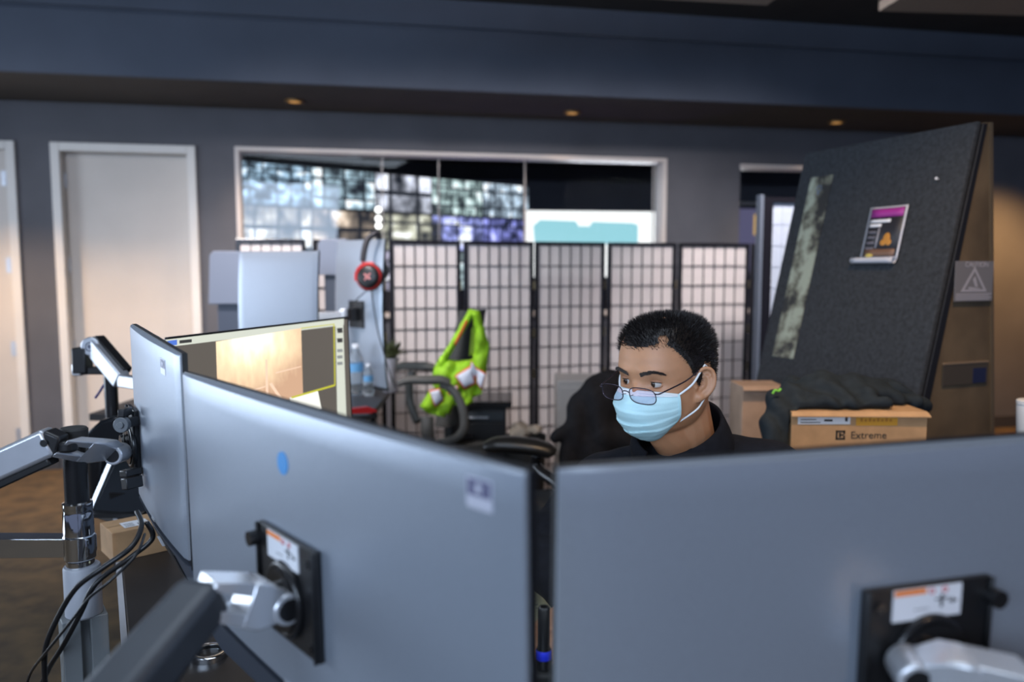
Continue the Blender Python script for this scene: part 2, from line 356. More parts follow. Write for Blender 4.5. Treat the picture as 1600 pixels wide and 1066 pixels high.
# ------------------------------------------------------------------ video wall in the next room
def mosaic(name, seed, sx, sy, tint, strength, contrast=.5, fine=3):
    m = bpy.data.materials.new(name); m.use_nodes = True; nt = m.node_tree; b = nt.nodes['Principled BSDF']; L = nt.links.new
    uv = nt.nodes.new('ShaderNodeTexCoord'); mp = nt.nodes.new('ShaderNodeMapping'); mp.inputs['Scale'].default_value = (sx, sy, 1); L(uv.outputs['UV'], mp.inputs[0])
    vo = nt.nodes.new('ShaderNodeTexVoronoi'); vo.voronoi_dimensions = '3D'; vo.distance = 'CHEBYCHEV'; vo.inputs['Randomness'].default_value = 0; vo.inputs['Scale'].default_value = 1
    mp.inputs['Location'].default_value = (.0, .0, seed*3.0); L(mp.outputs[0], vo.inputs['Vector'])
    no = nt.nodes.new('ShaderNodeTexNoise'); no.inputs['Scale'].default_value = fine; no.inputs['Detail'].default_value = 3; L(mp.outputs[0], no.inputs['Vector'])
    bw = nt.nodes.new('ShaderNodeRGBToBW'); L(vo.outputs['Color'], bw.inputs[0])
    mu = nt.nodes.new('ShaderNodeMath'); mu.operation = 'MULTIPLY_ADD'; L(no.outputs['Fac'], mu.inputs[0]); mu.inputs[1].default_value = 2.6; mu.inputs[2].default_value = -1.15
    ad = nt.nodes.new('ShaderNodeMath'); ad.operation = 'MULTIPLY_ADD'; L(bw.outputs[0], ad.inputs[0]); ad.inputs[1].default_value = contrast; L(mu.outputs[0], ad.inputs[2])
    # dark gutter round every camera tile
    gt = nt.nodes.new('ShaderNodeMath'); gt.operation = 'LESS_THAN'; L(vo.outputs['Distance'], gt.inputs[0]); gt.inputs[1].default_value = .44
    ml = nt.nodes.new('ShaderNodeMath'); ml.operation = 'MULTIPLY'; ml.use_clamp = True; L(ad.outputs[0], ml.inputs[0]); L(gt.outputs[0], ml.inputs[1])
    rp = nt.nodes.new('ShaderNodeValToRGB'); e = rp.color_ramp.elements; e[0].color = (.004, .006, .01, 1); e[0].position = .0; e[1].color = (1, 1, 1, 1); e[1].position = .95
    k = rp.color_ramp.elements.new(.42); k.color = (tint[0]*.35, tint[1]*.35, tint[2]*.35, 1); k2 = rp.color_ramp.elements.new(.7); k2.color = (*tint, 1)
    L(ml.outputs[0], rp.inputs[0]); L(rp.outputs[0], b.inputs['Emission Color']); b.inputs['Emission Strength'].default_value = strength
    b.inputs['Base Color'].default_value = (.01, .01, .01, 1); b.inputs['Roughness'].default_value = .4
    return m
def uv_quad(mb, p, mi=0):
    """one face with 0..1 UVs: p = lower left, lower right, upper right, upper left"""
    vs, fs = mb._new([V(x) for x in p], [(0, 1, 2, 3)], mi); l = mb.bm.loops.layers.uv.verify()
    for lp, uv in zip(fs[0].loops, ((0, 0), (1, 0), (1, 1), (0, 1))): lp[l].uv = uv
VT = 2.30
vA = CAM+ray(374, 249)*((VT-CZ)/ray(374, 249).z); vB = CAM+ray(826, 290)*((VT-CZ)/ray(826, 290).z)
vA.z = vB.z = VT; vd = (vB-vA); vlen = vd.length; vd.normalize(); vn = V((vd.y, -vd.x, 0))       # vn faces the window
vy = math.atan2(vd.y, vd.x)
ROWH = [.37, .36, .40]
cols = 5; cw = vlen/cols
tints = [(.42, .62, .80), (.48, .66, .76), (.80, .82, .95), (.55, .72, .70), (.60, .74, .88),
         (.36, .55, .78), (.30, .48, .70), (.72, .66, .85), (.50, .64, .66), (.52, .66, .80),
         (.78, .70, .60), (.75, .58, .44), (.62, .60, .46), (.42, .46, 1.0), (.36, .38, 1.0)]
dens = [(5, 4), (3, 2), (2, 1), (4, 2), (4, 2), (5, 3), (3, 2), (2, 2), (4, 2), (4, 2), (3, 1), (2, 1), (2, 2), (3, 2), (4, 2)]
where = ['at the near top corner', 'second along the top', 'middle of the top row', 'fourth along the top', 'last of the top row',
         'near end of the middle row', 'second along the middle row', 'centre of the whole video wall', 'fourth along the middle row', 'last of the middle row',
         'near end of the bottom row', 'second along the bottom row', 'middle of the bottom row', 'fourth along the bottom row', 'last of the bottom row']
look = ['dense blue camera tiles', 'bluish camera tiles', 'two bright lilac views', 'grey green camera tiles', 'pale camera tiles',
        'many small blue tiles', 'dark blue camera tiles', 'lilac camera views', 'green grey views', 'pale blue views',
        'cream views', 'warm tan views', 'olive beige views', 'violet lit views', 'violet blue views']
for _l in (tints, dens, look): _l[5:10], _l[10:15] = _l[10:15], _l[5:10]
ext = [0, .05, .0, -.03, .02]
ztop = VT
for r in range(3):
    for c in range(cols):
        i = r*cols+c
        p = vA+vd*cw*(c+.5); z0 = ztop-ROWH[r]
        M = Matrix.Translation((p.x, p.y, z0)) @ Matrix.Rotation(vy, 4, 'Z')
        t = thing('video_display', None, 'wall display of %s, %s' % (look[i], where[i]), 'screen', 'video wall displays', M=M)
        h = ROWH[r]; b = MB(); b.box((-cw/2+.002, 0, .002), (cw/2-.002, .07, h-.002)); b.build('casing', bezel_m, t, smooth=0)
        q = MB(); uv_quad(q, ((-cw/2+.009, -.002, .014), (cw/2-.009, -.002, .014), (cw/2-.009, -.002, h-.014), (-cw/2+.009, -.002, h-.014)))
        sy = dens[i][1]; q.build('screen', mosaic('camera_feed_%d' % i, i+1, dens[i][0], sy, tints[i], 1.5, .62, 1.5), t, smooth=0)
    ztop -= ROWH[r]
m = MB(); Mv = Matrix.Translation((vA.x, vA.y, 0)) @ Matrix.Rotation(vy, 4, 'Z'); m.box((-1.2, .075, 0), (vlen+.02, .2, VT+.02), M=Mv); struct('wall_video', m, bezel_m, smooth=0)
# large white and cyan display at the far end
pA = at(822, 378, 8.0); pB = at(1034, 382, 8.2); zt = at(822, 329, 8.0).z; dd = (V((pB.x, pB.y, 0))-V((pA.x, pA.y, 0))); L_ = dd.length
M = Matrix.Translation((pA.x, pA.y, pA.z-.35)) @ Matrix.Rotation(math.atan2(dd.y, dd.x), 4, 'Z'); H_ = zt-pA.z+.35
t = thing('wall_display', None, 'big bright white and cyan display at the far end of the window', 'screen', M=M)
m = MB(); m.box((-.01, .004, -.01), (L_+.01, .08, H_+.01)); m.box((L_/2-.05, .02, -pA.z+.35), (L_/2+.05, .07, -.005)); m.box((L_/2-.35, -.1, -pA.z+.35), (L_/2+.35, .2, -pA.z+.39)); m.build('casing', bezel_m, t, smooth=0)
m = MB(); m.box((0, 0, 0), (L_, .003, H_)); m.build('screen', emit('white_screen', (1, .99, .97), 1.5), t, smooth=0)
m = MB(); y0 = H_-.21; 
m.prism([(.06*L_, -.001, .33), (.82*L_, -.001, .33), (.82*L_, -.001, y0+.075), (.78*L_, -.001, y0+.095), (.48*L_, -.001, y0+.105), (.46*L_, -.001, y0+.06), (.38*L_, -.001, y0+.06), (.36*L_, -.001, y0+.11), (.10*L_, -.001, y0+.12), (.05*L_, -.001, y0+.06)], (0, -.002, 0))
m.build('map_area', emit('cyan_screen', (.38, .78, .86), 1.0), t, smooth=0)
# smaller status display seen past the leaning booth, and three window reflections as glowing balls
pq = at(1150, 382, 8.6); M = Matrix.Translation((pq.x, pq.y, pq.z-.3)) @ Matrix.Rotation(WANG, 4, 'Z')
t = thing('status_display', None, 'violet status display glimpsed through the narrow second window', 'screen', M=M)
m = MB(); m.box((0, .004, 0), (.9, .06, .72)); m.box((.4, .01, -pq.z+.3), (.5, .05, -.002)); m.box((.1, -.1, -pq.z+.3), (.8, .2, -pq.z+.33)); m.build('casing', bezel_m, t, smooth=0)
m = MB(); m.box((.01, 0, .01), (.89, .003, .68)); m.build('screen', emit('violet_screen', (.13, .12, .22), .8), t, smooth=0)
m = MB(); m.box((.20, -.003, .40), (.26, -.001, .62)); m.build('amber_bar', emit('amber_ui', (.9, .55, .15), .8), t, smooth=0)
m = MB(); m.box((.30, -.003, .28), (.42, -.001, .40)); m.build('yellow_patch', emit('yellow_ui', (.9, .85, .35), 1.0), t, smooth=0)
m = MB(); m.box((0, -.02, .72), (.9, .06, .75)); m.build('top_strip', frame_m, t, smooth=0)
pl = at(592, 366, 6.45); t = thing('glass_glint', (pl.x, pl.y, 0), 'three glowing white balls standing in for reflections in the window glass', 'glint')
m = MB(); m.cyl((0, 0, 0), (0, 0, pl.z+.3), .010); m.cyl((0, 0, 0), (0, 0, .02), .12); m.build('stand', satin_m, t)  # made-up stand carrying the reflection balls
for py in (328, 342, 353):
    z = at(592, py, 6.45).z; m = MB(); m.ball((0, -.012, z), .024); m.build('glint_ball', emit('glint_white', (1, .97, .92), 4), t)  # reflections in the pane, built as glowing balls
area('video_room_violet', (.3, 7.2, .25), (-.3, 6.4, 1.6), 2.0, .3, 8, (.25, .2, 1))
area('video_room_white', (1.3, 7.6, 2.0), (.9, 6.3, 1.2), 1.6, .6, 22, (.95, .95, 1))
# ------------------------------------------------------------------ curved 32-inch monitors
MWD, MHT, SAG = .714, .405, .012
def mon_matrix(x, y, z, yaw, tilt, face=1, roll=0):
    """top centre of the back; yaw as seen from the camera; face=-1 turns the screen to the camera"""
    return Matrix.Translation((x, y, z)) @ Matrix.Rotation(yaw+(PI if face < 0 else 0), 4, 'Z') @ Matrix.Rotation(tilt, 4, 'X') @ Matrix.Rotation(roll, 4, 'Y') @ Matrix.Translation((0, 0, -MHT))
chin_m = mat('chin_shade_grey', (.085, .10, .13), .42, metal=.3)  # darker than the shell: shade of the downward slope put into the colour
def cur(s, sag=SAG, hw=MWD/2): return -sag*(1-(s/hw)**2)
def monitor(M, label, group=None, screen_mat=None, W=MWD, H=MHT, sag=SAG, chamfer=.085, portrait=False, name='monitor', chin=False):
    t = thing(name, None, label, 'monitor', group, M=M); hw = W/2
    S = [hw*math.sin(PI/2*(-1+2*i/28))**1 for i in range(29)] if False else [-hw+.0+W*i/28 for i in range(29)]
    zs = [H-.0018, H-.004]+[H-.004-(H-.014-chamfer)*k/12 for k in range(1, 13)]
    def cv(s, z): return (-sag*(1-(s/hw)**2)) if not portrait else (-sag*(1-((z-H/2)/(H/2))**2))
    def ed(s): return max(0, (abs(s)-(hw-.005))/.005)*.0025
    lo = [[V((s, .003, H)) for s in S]]+[[V((s, cv(s, z)+ed(s)+(.0006 if z > H-.003 else 0), z)) for s in S] for z in zs]
    yb = cv(0, .012) if portrait else 0
    if not chin:
        lo += [[V((s, cv(s, chamfer)+.0012+ed(s), chamfer-.004)) for s in S], [V((s, .0075+(cv(s, .01) if sag > .03 or portrait else 0), .010)) for s in S], [V((s, .0095+(cv(s, 0) if sag > .03 or portrait else 0), 0)) for s in S]]
    sc_ = sag if (portrait or sag > .03) else 0
    hi = [[V((p.x, max(.0055+(cv(p.x, p.z) if sc_ else 0), p.y+.003), p.z)) for p in r] for r in lo]
    m = MB(); m.slab(lo, hi); m.build('back_shell', shell_m, t, smooth=32)
    e = .0012
    sc = sag if (portrait or sag > .03) else 0
    def cs(s, z): return (-sc*(1-(s/hw)**2)) if not portrait else (-sc*(1-((z-H/2)/(H/2))**2))
    zf = [-e, .012]+[.012+(H+e-.012)*k/12 for k in range(1, 13)]; Sb = [s*(1+e/hw) for s in S]
    if chin: zf = [chamfer-.006+(H+e-chamfer+.006)*k/12 for k in range(13)]
    lo = [[V((s, (.0056 if z > .011 else .010)+cs(s, z), z)) for s in Sb] for z in zf]; hi = [[V((s, .0130+cs(s, z), z)) for s in Sb] for z in zf]
    m = MB(); m.slab(lo, hi); m.build('bezel', bezel_m, t, smooth=32)
    zf = [(chamfer if chin else .018)+(H-.006-(chamfer if chin else .018))*k/12 for k in range(13)]; Sc = [s*(1-.006/hw) for s in S]
    lo = [[V((s, .0131+cs(s, z), z)) for s in Sc] for z in zf]; hi = [[V((s, .0137+cs(s, z), z)) for s in Sc] for z in zf]
    m = MB(); m.slab(lo, hi); m.build('screen', screen_mat or emit('desktop_glow', (.70, .84, 1), 1.6), t, smooth=32)
    if chin:   # thick lower housing in the shade grey, its back sloping forward
        def ck(z, y): f = .5*min(1, z/.03); ins = .014*(1-min(1, z/.03))**2; return [V((s*(1-ins/hw), y+cv(s, z)*min(1, max(0, z/chamfer))**.6, z)) for s in S]
        zz_ = [chamfer, chamfer-.003, chamfer*.75, chamfer*.5, chamfer*.25, .008, 0]
        lo = [ck(z, .0008+.030*(1-z/chamfer)) for z in zz_]; hi = [[V((p.x, .0335, p.z)) for p in r] for r in lo]
        m = MB(); m.slab(lo, hi); m.build('chin', chin_m, t, smooth=32)
    return t
def curved_patch(t, name, m, x0, z0, x1, z1, d=.0006, sag=SAG, bulge=0, parent=None, hw=MWD/2):
    """thin sticker that follows the curved back"""
    n = 6; rows_lo = []; rows_hi = []
    for j in range(3):
        z = z0+(z1-z0)*j/2; rl = []; rh = []
        for i in range(n+1):
            s = x0+(x1-x0)*i/n; y = -sag*(1-(s/hw)**2); rl.append(V((s, y+.0002, z))); rh.append(V((s, y-d, z)))
        rows_lo.append(rl); rows_hi.append(rh)
    q = MB(); q.slab(rows_lo, rows_hi); return q.build(name, m, parent or t, smooth=32)
FLq = (-.226, .824, CZ-.145, -.859, .016); FRq = (.381, .704, CZ-.157, .273, .025); LMq = (-.580, 1.2725, CZ-.112, math.radians(-54.6), .02); BMq = (-.584, 1.912, CZ-.138, 1.265, .026)
MFL = mon_matrix(*FLq); MFR = mon_matrix(*FRq); MLM = mon_matrix(*LMq, roll=.06); LMS = .006; LMW = .362; MBM = mon_matrix(*BMq, face=-1)
GR = 'curved monitors ringed round the desk'
fl = monitor(MFL, 'large grey monitor back with blue dot sticker', GR, chin=True)
fr_ = monitor(MFR, 'large grey monitor back directly before the masked person', GR, chin=True)
lm = monitor(MLM, 'grey curved monitor back seen steeply, beside silver arm and pole', GR, sag=LMS, W=LMW, chin=True)
# stickers on the backs
def patch_px(t, M, name, m, a, b, d=.0006):
    Mp = M @ Matrix.Translation((0, -SAG*.5, 0)); p, q = on_plane(*a, Mp), on_plane(*b, Mp)
    return curved_patch(t, name, m, p.x, q.z, q.x, p.z, d)
dot_m = mat('blue_sticker', (.03, .27, .62), .4)
p = on_plane(447, 723, MFL @ Matrix.Translation((0, -SAG*.7, 0))); m = MB(); y = cur(p.x); m.cyl((p.x, y+.0002, p.z), (p.x, y-.0008, p.z), .0125, n=28); m.build('dot_sticker', dot_m, fl)
badge_m = mat('badge_silver', (.62, .63, .72), .35, metal=.3); badge_d = mat('badge_violet', (.12, .12, .20), .4)
for t, M, px, sx, sg_, hw_ in ((fl, MFL, (747, 773), 1, SAG, MWD/2), (lm, MLM, (257, 573), .9, LMS, LMW/2)):
    p = on_plane(*px, M @ Matrix.Translation((0, -sg_*.35, 0)))
    b = curved_patch(t, 'badge', badge_m, p.x-.0145*sx, p.z-.012, p.x+.0145*sx, p.z+.012, .0006, sag=sg_, hw=hw_)
    curved_patch(t, 'badge_print', badge_d, p.x-.013*sx, p.z-.002, p.x+.013*sx, p.z+.0108, .0009, sag=sg_, hw=hw_, parent=b)
    q = MB(); st = []
    for k in range(10):
        r = .0052 if k % 2 == 0 else .0026; a = PI/2+k*PI/5; st.append(V((p.x+r*math.cos(a), cur(p.x, sg_, hw_)-.0008, p.z+.0045+r*math.sin(a))))
    q.prism(st, (0, -.0006, 0)); q.build('badge_star', badge_m, b, smooth=0)
for t, sg_ in ((fl, SAG), (fr_, SAG), (lm, LMS)):   # vent and port recess low on the back
    q = MB(); q.box((-.03, cur(0, sg_)-.001, .094), (-.008, cur(0, sg_)+.001, .098)); q.build('vent_slot', brushed_m, t, smooth=0)
    q = MB(); y_ = lambda z: -sg_*(z/.085)**.6+.0008+.030*(1-z/.085)
    q.hull([V((x, y_(z)+d, z)) for x in (-.05, .09) for z in (.070, .02) for d in (-.001, .004)]); pr_ = q.build('port_recess', black_m, t, smooth=0)
    q = MB(); q.hull([V((x, y_(z)+d, z)) for x in (-.030, -.018) for z in (.060, .045) for d in (-.005, .001)]); q.build('port_plug', label_m, pr_, smooth=0)
# bright screen that shows its picture to us (local +y side)
bm_ = monitor(MBM, 'monitor with its lit camera view facing us', GR, emit('ui_grey_screen', (.13, .115, .10), 1.0))
def bmp(px, py): p = on_plane(px, py, MBM @ Matrix.Translation((0, .0138, 0))); return p.x, p.z
def scr(x, z, d): return V((x, .0138+d, z))
def screen_patch(name, m, pts, d, nx=10):
    """pts: four pixel corners tl,tr,br,bl -> patch following the curved glass"""
    a, b, c, e = [V((*bmp(*p), 0)) for p in pts]; lo = []; hi = []
    for j in range(7):
        t = j/6; L_, R_ = a.lerp(e, t), b.lerp(c, t); r = [L_.lerp(R_, i/nx) for i in range(nx+1)]
        lo.append([scr(p.x, p.y, d-.0003) for p in r]); hi.append([scr(p.x, p.y, d) for p in r])
    q = MB(); q.slab(lo, hi)
    l = q.bm.loops.layers.uv.verify(); n1 = nx+1
    q.bm.verts.index_update()
    for f in q.bm.faces:
        for lp in f.loops:
            k = lp.vert.index % (7*n1); lp[l].uv = ((k % n1)/nx, 1-(k//n1)/6)
    return q.build(name, m, bm_, smooth=32)
def corridor():
    m = bpy.data.materials.new('corridor_view'); m.use_nodes = True; nt = m.node_tree; b = nt.nodes['Principled BSDF']; L = nt.links.new
    tc = nt.nodes.new('ShaderNodeTexCoord'); sp = nt.nodes.new('ShaderNodeSeparateXYZ'); L(tc.outputs['UV'], sp.inputs[0])
    mp = nt.nodes.new('ShaderNodeMapping'); mp.inputs['Scale'].default_value = (9, 2.5, 1); L(tc.outputs['UV'], mp.inputs[0])
    no = nt.nodes.new('ShaderNodeTexNoise'); no.inputs['Scale'].default_value = 1.4; no.inputs['Detail'].default_value = 3; L(mp.outputs[0], no.inputs['Vector'])
    gd = nt.nodes.new('ShaderNodeVectorMath'); gd.operation = 'DISTANCE'; L(tc.outputs['UV'], gd.inputs[0]); gd.inputs[1].default_value = (.40, 1.0, 0)
    ma = nt.nodes.new('ShaderNodeMath'); ma.operation = 'MULTIPLY_ADD'; L(no.outputs['Fac'], ma.inputs[0]); ma.inputs[1].default_value = .35; L(gd.outputs['Value'], ma.inputs[2])
    rp = nt.nodes.new('ShaderNodeValToRGB'); e = rp.color_ramp.elements; e[0].position = .28; e[0].color = (1, .97, .80, 1); e[1].position = 1.15; e[1].color = (.50, .31, .20, 1)
    k = e.new(.58); k.color = (.86, .66, .42, 1); L(ma.outputs[0], rp.inputs[0]); L(rp.outputs[0], b.inputs['Emission Color']); b.inputs['Emission Strength'].default_value = 1.45
    b.inputs['Base Color'].default_value = (.01, .01, .01, 1); return m
ui_pale = emit('ui_pale', (.66, .69, .60), 1.1); ui_white = emit('ui_white', (1, 1, .92), 1.1); ui_yel = emit('ui_yellow', (.62, .60, .05), 1.0); ui_blue = emit('ui_blue', (.10, .22, .75), 1.0); ui_dark = emit('ui_dark', (.05, .05, .05), 1.0)
warm_line = emit('corridor_edge', (.95, .68, .50), 1.1)
screen_patch('toolbar', ui_pale, ((258, 531), (537, 498), (537, 508), (258, 543)), .0006, 28)
screen_patch('toolbar_icons', ui_blue, ((261, 533), (276, 531), (276, 539), (261, 541)), .0010)
screen_patch('toolbar_text', ui_dark, ((280, 532), (299, 530), (299, 535), (280, 537)), .0010)
screen_patch('tool_column', ui_pale, ((524, 509), (536, 508), (541, 652), (527, 655)), .0006)
for k, (a, b) in enumerate(((513, 520), (529, 535), (546, 550), (556, 560), (566, 570))):
    screen_patch('tool_button', ui_dark if k < 2 else emit('ui_mid', (.28, .30, .30), 1), ((526, a), (534.5, a-.6), (535, b), (527, b+.6)), .0010, 4)
screen_patch('camera_view', corridor(), ((337, 534), (470, 513), (473, 618), (341, 660)), .0009, 20)
screen_patch('view_border', ui_yel, ((470, 512.5), (521.5, 506), (521.7, 507.3), (470, 513.8)), .0010); screen_patch('view_border', ui_yel, ((520.6, 506.5), (522.2, 506), (523.8, 602), (522.2, 602)), .0010)
screen_patch('view_border', ui_yel, ((455, 620), (523, 600.5), (523, 603.5), (455, 623)), .0012)
screen_patch('map_card', ui_white, ((452, 622), (496, 610), (502, 640), (455, 654)), .0010)
for a in (((414, 562), (417, 562), (419, 622), (415, 624)), ((420, 600), (424, 598), (440, 622), (436, 624)), ((430, 582), (470, 572), (470, 573.5), (430, 584)), ((385, 612), (414, 603), (414, 605), (385, 615))): screen_patch('corridor_edge', warm_line, a, .0012, 4)
for py in (551, 663, 725, 785):
    if py > 600: screen_patch('timeline_mark', ui_yel, ((286, py-2), (300, py-4), (300, py+1), (286, py+3)), .0010, 4)

# ------------------------------------------------------------------ jointed monitor arms
def vesa(root, M, lz=None, knob=1, w=.116, lx=None, sag=SAG, hx=.068):
    """black square mounting plate with warning sticker, bearing ring and knobs; returns the plate matrix"""
    P = M @ Matrix.Translation((lx or 0, -sag-.0005, lz)); loc = BASE[root.name].inverted() @ P
    h = w/2
    m = MB(); m.box((-hx, -.007, -h), (hx, 0, h), M=loc); m.box((-hx, -.011, -h), (-hx+.004, -.007, h), M=loc); m.box((hx-.004, -.011, -h), (hx, -.007, h), M=loc)
    pl = m.build('vesa_plate', black_m, root, smooth=30, bevel=.0015)
    m = MB(); m.ring(loc @ V((0, -.010, -.010)), loc.to_3x3() @ V((0, 1, 0)), .037, .0045); m.cyl(loc @ V((0, -.007, -.010)), loc @ V((0, -.016, -.010)), .034); m.cyl(loc @ V((0, -.016, -.010)), loc @ V((0, -.026, -.010)), .020); m.build('tilt_bearing', satin_m, root, smooth=40)
    Pl = loc
    if hx < .05: return P
    def st(a, b, c, d, e, mm, nm, par):
        q = MB(); q.box((a, -.0085-e, b), (c, -.0071, d), M=Pl); return q.build(nm, mm, par, smooth=0)
    s = st(-.040, .027, .033, .056, 0, label_m, 'warning_sticker', pl); s['label'] = 'white warning sticker with orange bar'
    st(-.0395, .0505, -.006, .0555, .0003, orange_m, 'orange_bar', pl)
    q = MB()
    for cx in (0, .014): q.ring(Pl @ V((cx, -.0088, .052)), Pl.to_3x3() @ V((0, 1, 0)), .0024, .0006, 16, 6)
    q.build('red_circles', red_m, pl)
    q = MB()
    for a, b, c, d in ((.010, .036, .0125, .048), (.004, .043, .019, .0445), (.019, .040, .0285, .0415), (.0225, .0385, .024, .044), (-.018, .036, -.002, .0365)): q.box((a, -.0090, b), (c, -.0084, d), M=Pl)
    q.build('sticker_drawing', dark_print, pl, smooth=0)
    for cx, cz, r in ((knob*(hx-.001), h-.018, .0085), (-knob*(hx-.014), h-.016, .0045), (knob*(hx-.014), -h+.012, .0045), (-knob*(hx-.014), -h+.012, .0045)):
        q = MB(); q.cyl(Pl @ V((cx, -.007, cz)), Pl @ V((cx, -.019 if r > .006 else -.010, cz)), r, n=18); q.build('knob' if r > .006 else 'screw', satin_m, pl)
    return P
def clevis(root, A, B, side, half=.018, name='clevis'):
    """cast aluminium fork: pivot eye at A near the plate, fork at B; side = axis of the eye"""
    A, B = V(A), V(B); d = (B-A).normalized(); s = V(side).normalized(); u = d.cross(s).normalized(); L_ = (B-A).length
    def P(k, x, y): return A + d*L_*k + u*x + s*y
    m = MB(); m.cyl(P(0, 0, -half), P(0, 0, half), .0165, n=28)
    m.hull([P(k, x, y) for k, hx in ((.02, .0145), (.33, .0235), (.52, .0225)) for x in (-hx, hx) for y in ((-half*.8, half*.8) if k < .1 else (-half*1.15, half*1.15))])
    m.hull([P(k, x, y) for k in (.50, 1.0) for x in (.0085, .0225 if k < .9 else .018) for y in (-half*1.1, half*1.1)])
    m.hull([P(k, x, y) for k in (.50, 1.0) for x in (-.0085, -.0225 if k < .9 else -.018) for y in (-half*1.1, half*1.1)])
    o = m.build(name, alum_m, root, world=True, smooth=30, bevel=.002)
    for e in (-1, 1):
        m = MB(); m.cyl(P(0, 0, e*half), P(0, 0, e*(half+.0015)), .0115, n=24); m.build('pivot_bolt', satin_m, o, world=False) if False else None
        mm = m.build('pivot_bolt', satin_m, root, world=True); mm.parent = o; mm.matrix_parent_inverse = Matrix.Identity(4)
    return o
# --- arm of the monitor with the blue dot: comes up from the lower edge
pc = on_plane(458, 918, MFL @ Matrix.Translation((0, -SAG, 0)))
base = V((-.39, .58, .745))
arm = thing('monitor_mount', base, 'dark sprung monitor arm holding the monitor with blue dot', 'monitor arm', 'monitor arms')
P = vesa(arm, MFL, lz=pc.z, lx=pc.x, knob=-1)
N = (P.to_3x3() @ V((0, -1, 0))).normalized(); Pc = P.translation
X = (P.to_3x3() @ V((1, 0, 0))).normalized()
A = at(440, 945, (Pc+N*.036).y); B = at(316, 930, A.y-.046)
m = MB(); m.hull([Pc+N*.02+V((0, 0, z-.01))+X*x for z in (-.02, .014) for x in (-.013, .013)]+[A+V((0, 0, z))+X*x for z in (-.012, .012) for x in (-.012, .012)]); m.build('tilt_head', black_m, arm, world=True, bevel=.002)
clevis(arm, A, B, X, .0185)
E0 = B+N*.004; Pm = at(196, 1075, .665); E1 = E0+(Pm-E0)*2.1
m = MB(); m.cyl(E0+V((0, 0, -.010)), E0+V((0, 0, .010)), .0125); m.build('wrist_pin', satin_m, arm, world=True)
d = (E1-E0).normalized()
m = MB(); m.bar(E0-d*.016+V((0, 0, -.008)), E1, .050, .044, w1=.060, h1=.056); m.build('spring_cover', armdark_m, arm, world=True, bevel=.012, seg=4)
m = MB(); m.cyl(E1+V((0, 0, -.055)), E1+V((0, 0, .035)), .026); m.build('elbow', satin_m, arm, world=True, bevel=.003)
m = MB(); m.cyl((E1.x, E1.y, .75), (E1.x, E1.y, E1.z-.05), .0175); m.build('pole', satin_m, arm, world=True)
m = MB(); m.box((E1.x-.05, E1.y-.05, .7402), (E1.x+.05, E1.y+.05, .752)); m.build('clamp_base', black_m, arm, world=True, bevel=.003)
# --- arm of the monitor before the person: comes in from the lower corner
pc = on_plane(1438, 1003, MFR @ Matrix.Translation((0, -SAG, 0)))
armr = thing('monitor_mount', (.62, .46, .745), 'aluminium monitor arm cut off at the lower corner of the view', 'monitor arm', 'monitor arms')
P = vesa(armr, MFR, lz=pc.z, lx=pc.x, knob=1)
N = (P.to_3x3() @ V((0, -1, 0))).normalized(); Pc = P.translation; X = (P.to_3x3() @ V((1, 0, 0))).normalized()
A = at(1424, 1050, (Pc+N*.045).y); B = at(1612, 1078, A.y-.045)
m = MB(); m.hull([Pc+N*.022+V((0, 0, z))+X*x for z in (-.024, .006) for x in (-.014, .014)]+[A+V((0, 0, z))+N*.004+X*x for z in (-.014, .012) for x in (-.012, .012)]); m.build('tilt_head', black_m, armr, world=True, bevel=.002)
clevis(armr, A, B, N+X*-.45, .019)
E0 = B; E1 = V((.66, .50, .93)); d = (E1-E0).normalized()
m = MB(); m.cyl(E0+V((0, 0, -.009)), E0+V((0, 0, .009)), .0115); m.build('wrist_pin', satin_m, armr, world=True)
m = MB(); m.bar(E0+d*.008, E1, .046, .044, w1=.054, h1=.056); m.build('spring_cover', brushed_m, armr, world=True, bevel=.012, seg=4)
m = MB(); m.cyl(E1+V((0, 0, -.05)), E1+V((0, 0, .035)), .026); m.build('elbow', satin_m, armr, world=True, bevel=.003)
m = MB(); m.cyl((E1.x, E1.y, .75), (E1.x, E1.y, E1.z-.045), .0175); m.build('pole', satin_m, armr, world=True)
m = MB(); m.box((E1.x-.05, E1.y-.05, .7402), (E1.x+.05, E1.y+.05, .752)); m.build('clamp_base', black_m, armr, world=True, bevel=.003)
# --- pole and silver arm of the steeply seen monitor
YP = 1.29; pt = at(115, 668, YP); PX = pt.x
pol = thing('monitor_mount', (PX, YP, 0), 'silver monitor arm on a black pole with chrome collar and grey post', 'monitor arm', 'monitor arms')
zz = lambda py: at(115, py, YP).z
m = MB(); m.cyl((PX, YP, zz(790)), (PX, YP, zz(672)), .0185); m.build('pole', satin_m, pol, world=True)
m = MB(); m.lathe([(.019, zz(685)), (.0215, zz(684)), (.0215, zz(671)), (.019, zz(668)), (.0, zz(668))], c=(PX, YP, 0), cap=False); m.build('pole_cap', blackrub_m, pol, world=True)
m = MB(); m.lathe([(.0190, zz(783)), (.0232, zz(785)), (.0232, zz(793)), (.0222, zz(797)), (.0232, zz(801)), (.0236, zz(834)), (.020, zz(836))], c=(PX, YP, 0), cap=False); m.build('chrome_collar', chrome_m, pol, world=True)
q = MB(); pz = at(113, 828, YP-.0237); q.cyl(pz, pz+V((0, -.001, 0)), .0014, n=10); q.build('grub_screw', black_m, pol, world=True)
m = MB(); m.cyl((PX, YP, zz(873)), (PX, YP, zz(834)), .0245); m.hull([V((PX+x, YP+y, z)) for x, y, z in ((.022, -.016, zz(838)), (.022, .016, zz(838)), (.022, -.016, zz(866)), (.022, .016, zz(866)), (-.17, -.022, zz(836)), (-.17, .012, zz(836)), (-.17, -.022, zz(866)), (-.17, .012, zz(866)))])
